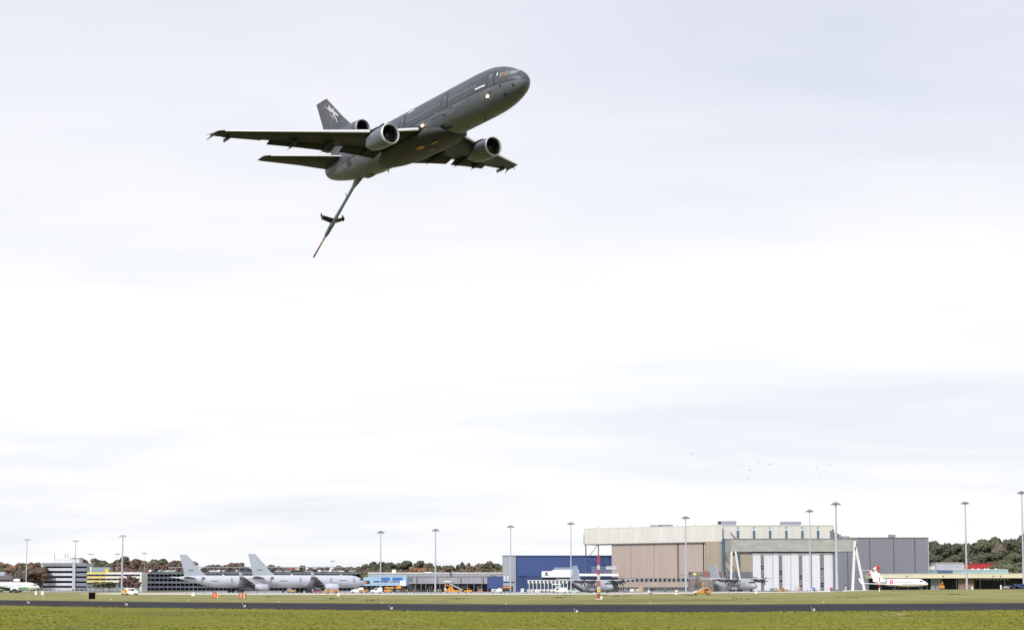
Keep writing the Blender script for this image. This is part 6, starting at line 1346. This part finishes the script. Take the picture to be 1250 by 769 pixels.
def edge_light(px, py, lab, pole=True, grp=None):
    Y = HC*FPX/(py-716)*.985; x = at(px, Y)
    if not pole: t = thing('ground_light', lab, 'light', (x, Y, gz(x, Y)), 0, grp); t.scale = (.8, .8, .7); MB().lathe_z([(0, .16), (.05, .15), (.14, .09), (.17, .02)], 0, 0, 10).build('lens', M_white, t); MB().lathe_z([(-.05, .22), (.02, .2)], 0, 0, 10).build('base_ring', M_mid, t); return
    t = thing('edge_light', lab, 'light', (x, Y, gz(x, Y)+.05), 0, grp); t.scale = (.75, .75, .75)
    MB().lathe_z([(0, .13), (.12, .12), (.14, .08)], 0, 0, 10).build('base', mat('light_base_orange', (.55, .20, .07), .6), t); MB().lathe_z([(.14, .12), (.28, .13), (.37, .07), (.39, .01)], 0, 0, 10).build('lens', M_white, t)
    MB().tube((-.22, 0, 0), (-.42, 0, .66), .025, .02, 6).build('marker_rod', M_offw, t)
for px, py, lab in ((35, 738.5, 'runway edge light at the far left before the airliner'), (154.8, 740, 'runway edge light below the service van'), (299, 741, 'runway edge light below the right red sign'), (478.5, 743, 'runway edge light below the pale blue building'), (704.5, 746.5, 'runway edge light below the white mast'), (994, 745.5, 'runway edge light below the concrete hangar')):
    edge_light(px, py+1.5, lab, True, 'runway edge lights')
for px, py, lab in ((35, 730, 'small white ground light far left beyond the runway'), (53, 731.3, 'small white ground light below the funnel-topped box'), (135.5, 732.5, 'small white ground light right of the black marker'), (230, 734, 'small white ground light beyond the runway left of the signs'), (340, 735, 'small white ground light beyond the runway right of the signs'), (466.5, 736, 'small white ground light beyond the runway below the pale blue building'), (617.5, 736.5, 'small white ground light beyond the runway below the blue hangar'), (794, 735.5, 'small white ground light beyond the runway below the weather station'), (1005.5, 735, 'small white ground light beyond the runway below the tallest mast'),
    (878.5, 727, 'white ground dot on the grass right of the orange pick-up'), (912, 727, 'white ground dot on the grass below the transport plane'), (933, 727.2, 'white ground dot on the grass right of the transport nose'), (952.5, 727.3, 'white ground dot on the grass below the orange carts')):
    edge_light(px, py, lab, False, 'small white ground lights')
# sparse tall weeds in the far grass
def weeds():
    V = []; Fc = []
    for cx, cy, n in ((405, 731.5, 60), (425, 731.5, 20), (453, 733.5, 40), (683, 729.5, 50), (735, 727, 40), (843, 728, 60), (905, 731.5, 30), (1165, 729, 50), (1035, 731, 30), (560, 731, 30), (330, 729, 25), (692, 727, 40), (752, 728, 40), (764, 728, 30)):
        Y0 = HC*FPX/(cy-716)
        for _ in range(n):
            Y = Y0+random.gauss(0, 4); x = at(cx, Y0)+random.gauss(0, .7); z = gz(x, Y); h = random.uniform(.15, .5); a = random.uniform(0, 3.14); w_ = random.uniform(.05, .12); b = len(V)
            V += [(x-w_*math.cos(a), Y-w_*math.sin(a), z), (x+w_*math.cos(a), Y+w_*math.sin(a), z), (x+random.gauss(0, .1), Y, z+h)]; Fc.append((b, b+1, b+2))
    o = MB().add(V, Fc).build('weeds', mat('weed_olive', (.10, .10, .035), .95, var=.3)); tag(o, 'scattered clumps of taller dull weeds on the far grass', 'weeds', kind='stuff')
weeds()

# ------------------------------------------------------------------ birds
def bird():
    root = thing('bird', 'x', 'bird'); m = mat('bird_dark', (.06, .06, .065), .8)
    MB().lathe_x([(.20, .01), (.15, .05), (.05, .075), (-.08, .06), (-.2, .03), (-.34, .01)], 0, 0, 8).build('body', m, root, smooth=True)
    for s in (-1, 1):
        MB().add([(.08, s*.05, .02), (.12, s*.22, .12), (.04, s*.42, .07), (-.03, s*.42, .065), (-.02, s*.22, .11), (-.07, s*.05, .015), (.03, s*.22, .135), (0, s*.05, .05)],
                 [(0, 1, 6, 7), (1, 2, 3), (1, 3, 6), (6, 3, 4), (7, 6, 4, 5), (0, 5, 4, 1), (1, 4, 3, 2)]).build('wing', m, root)
    return root
bp_ = bird()
for i, (px, py) in enumerate(((844, 553.5), (901.5, 566.5), (915.5, 573.5), (925.5, 566), (940, 566.5), (948, 572), (976.5, 564), (912.5, 583), (997.5, 572), (993, 579), (1002, 583), (1013, 567), (1035, 580), (926, 562))):
    Y = 430+i*9; put(bp_, i > 0, (at(px, Y, zat(py, Y)), Y, zat(py, Y)), random.uniform(0, 6.28), 'small dark bird in the loose flock above the hangars' if i else 'lone small dark bird left of the loose flock', 'birds in the sky above the hangars')

t = base('dark_hut', 'dark pitched-roof hut in front of the green and white airliner', 'hut', 17.5, 690)
MB().prism_y([(-1.9, .5), (0, 1.75), (1.9, .5)], -1.5, 1.5).build('roof', mat('hut_slate', (.035, .045, .055), .7), t); MB().box(-1.7, 1.7, -1.3, 1.3, -.1, .5).build('wall', M_dk, t); MB().box(-.4, .4, -1.36, -1.3, 0, .9).build('door', M_mid, t)
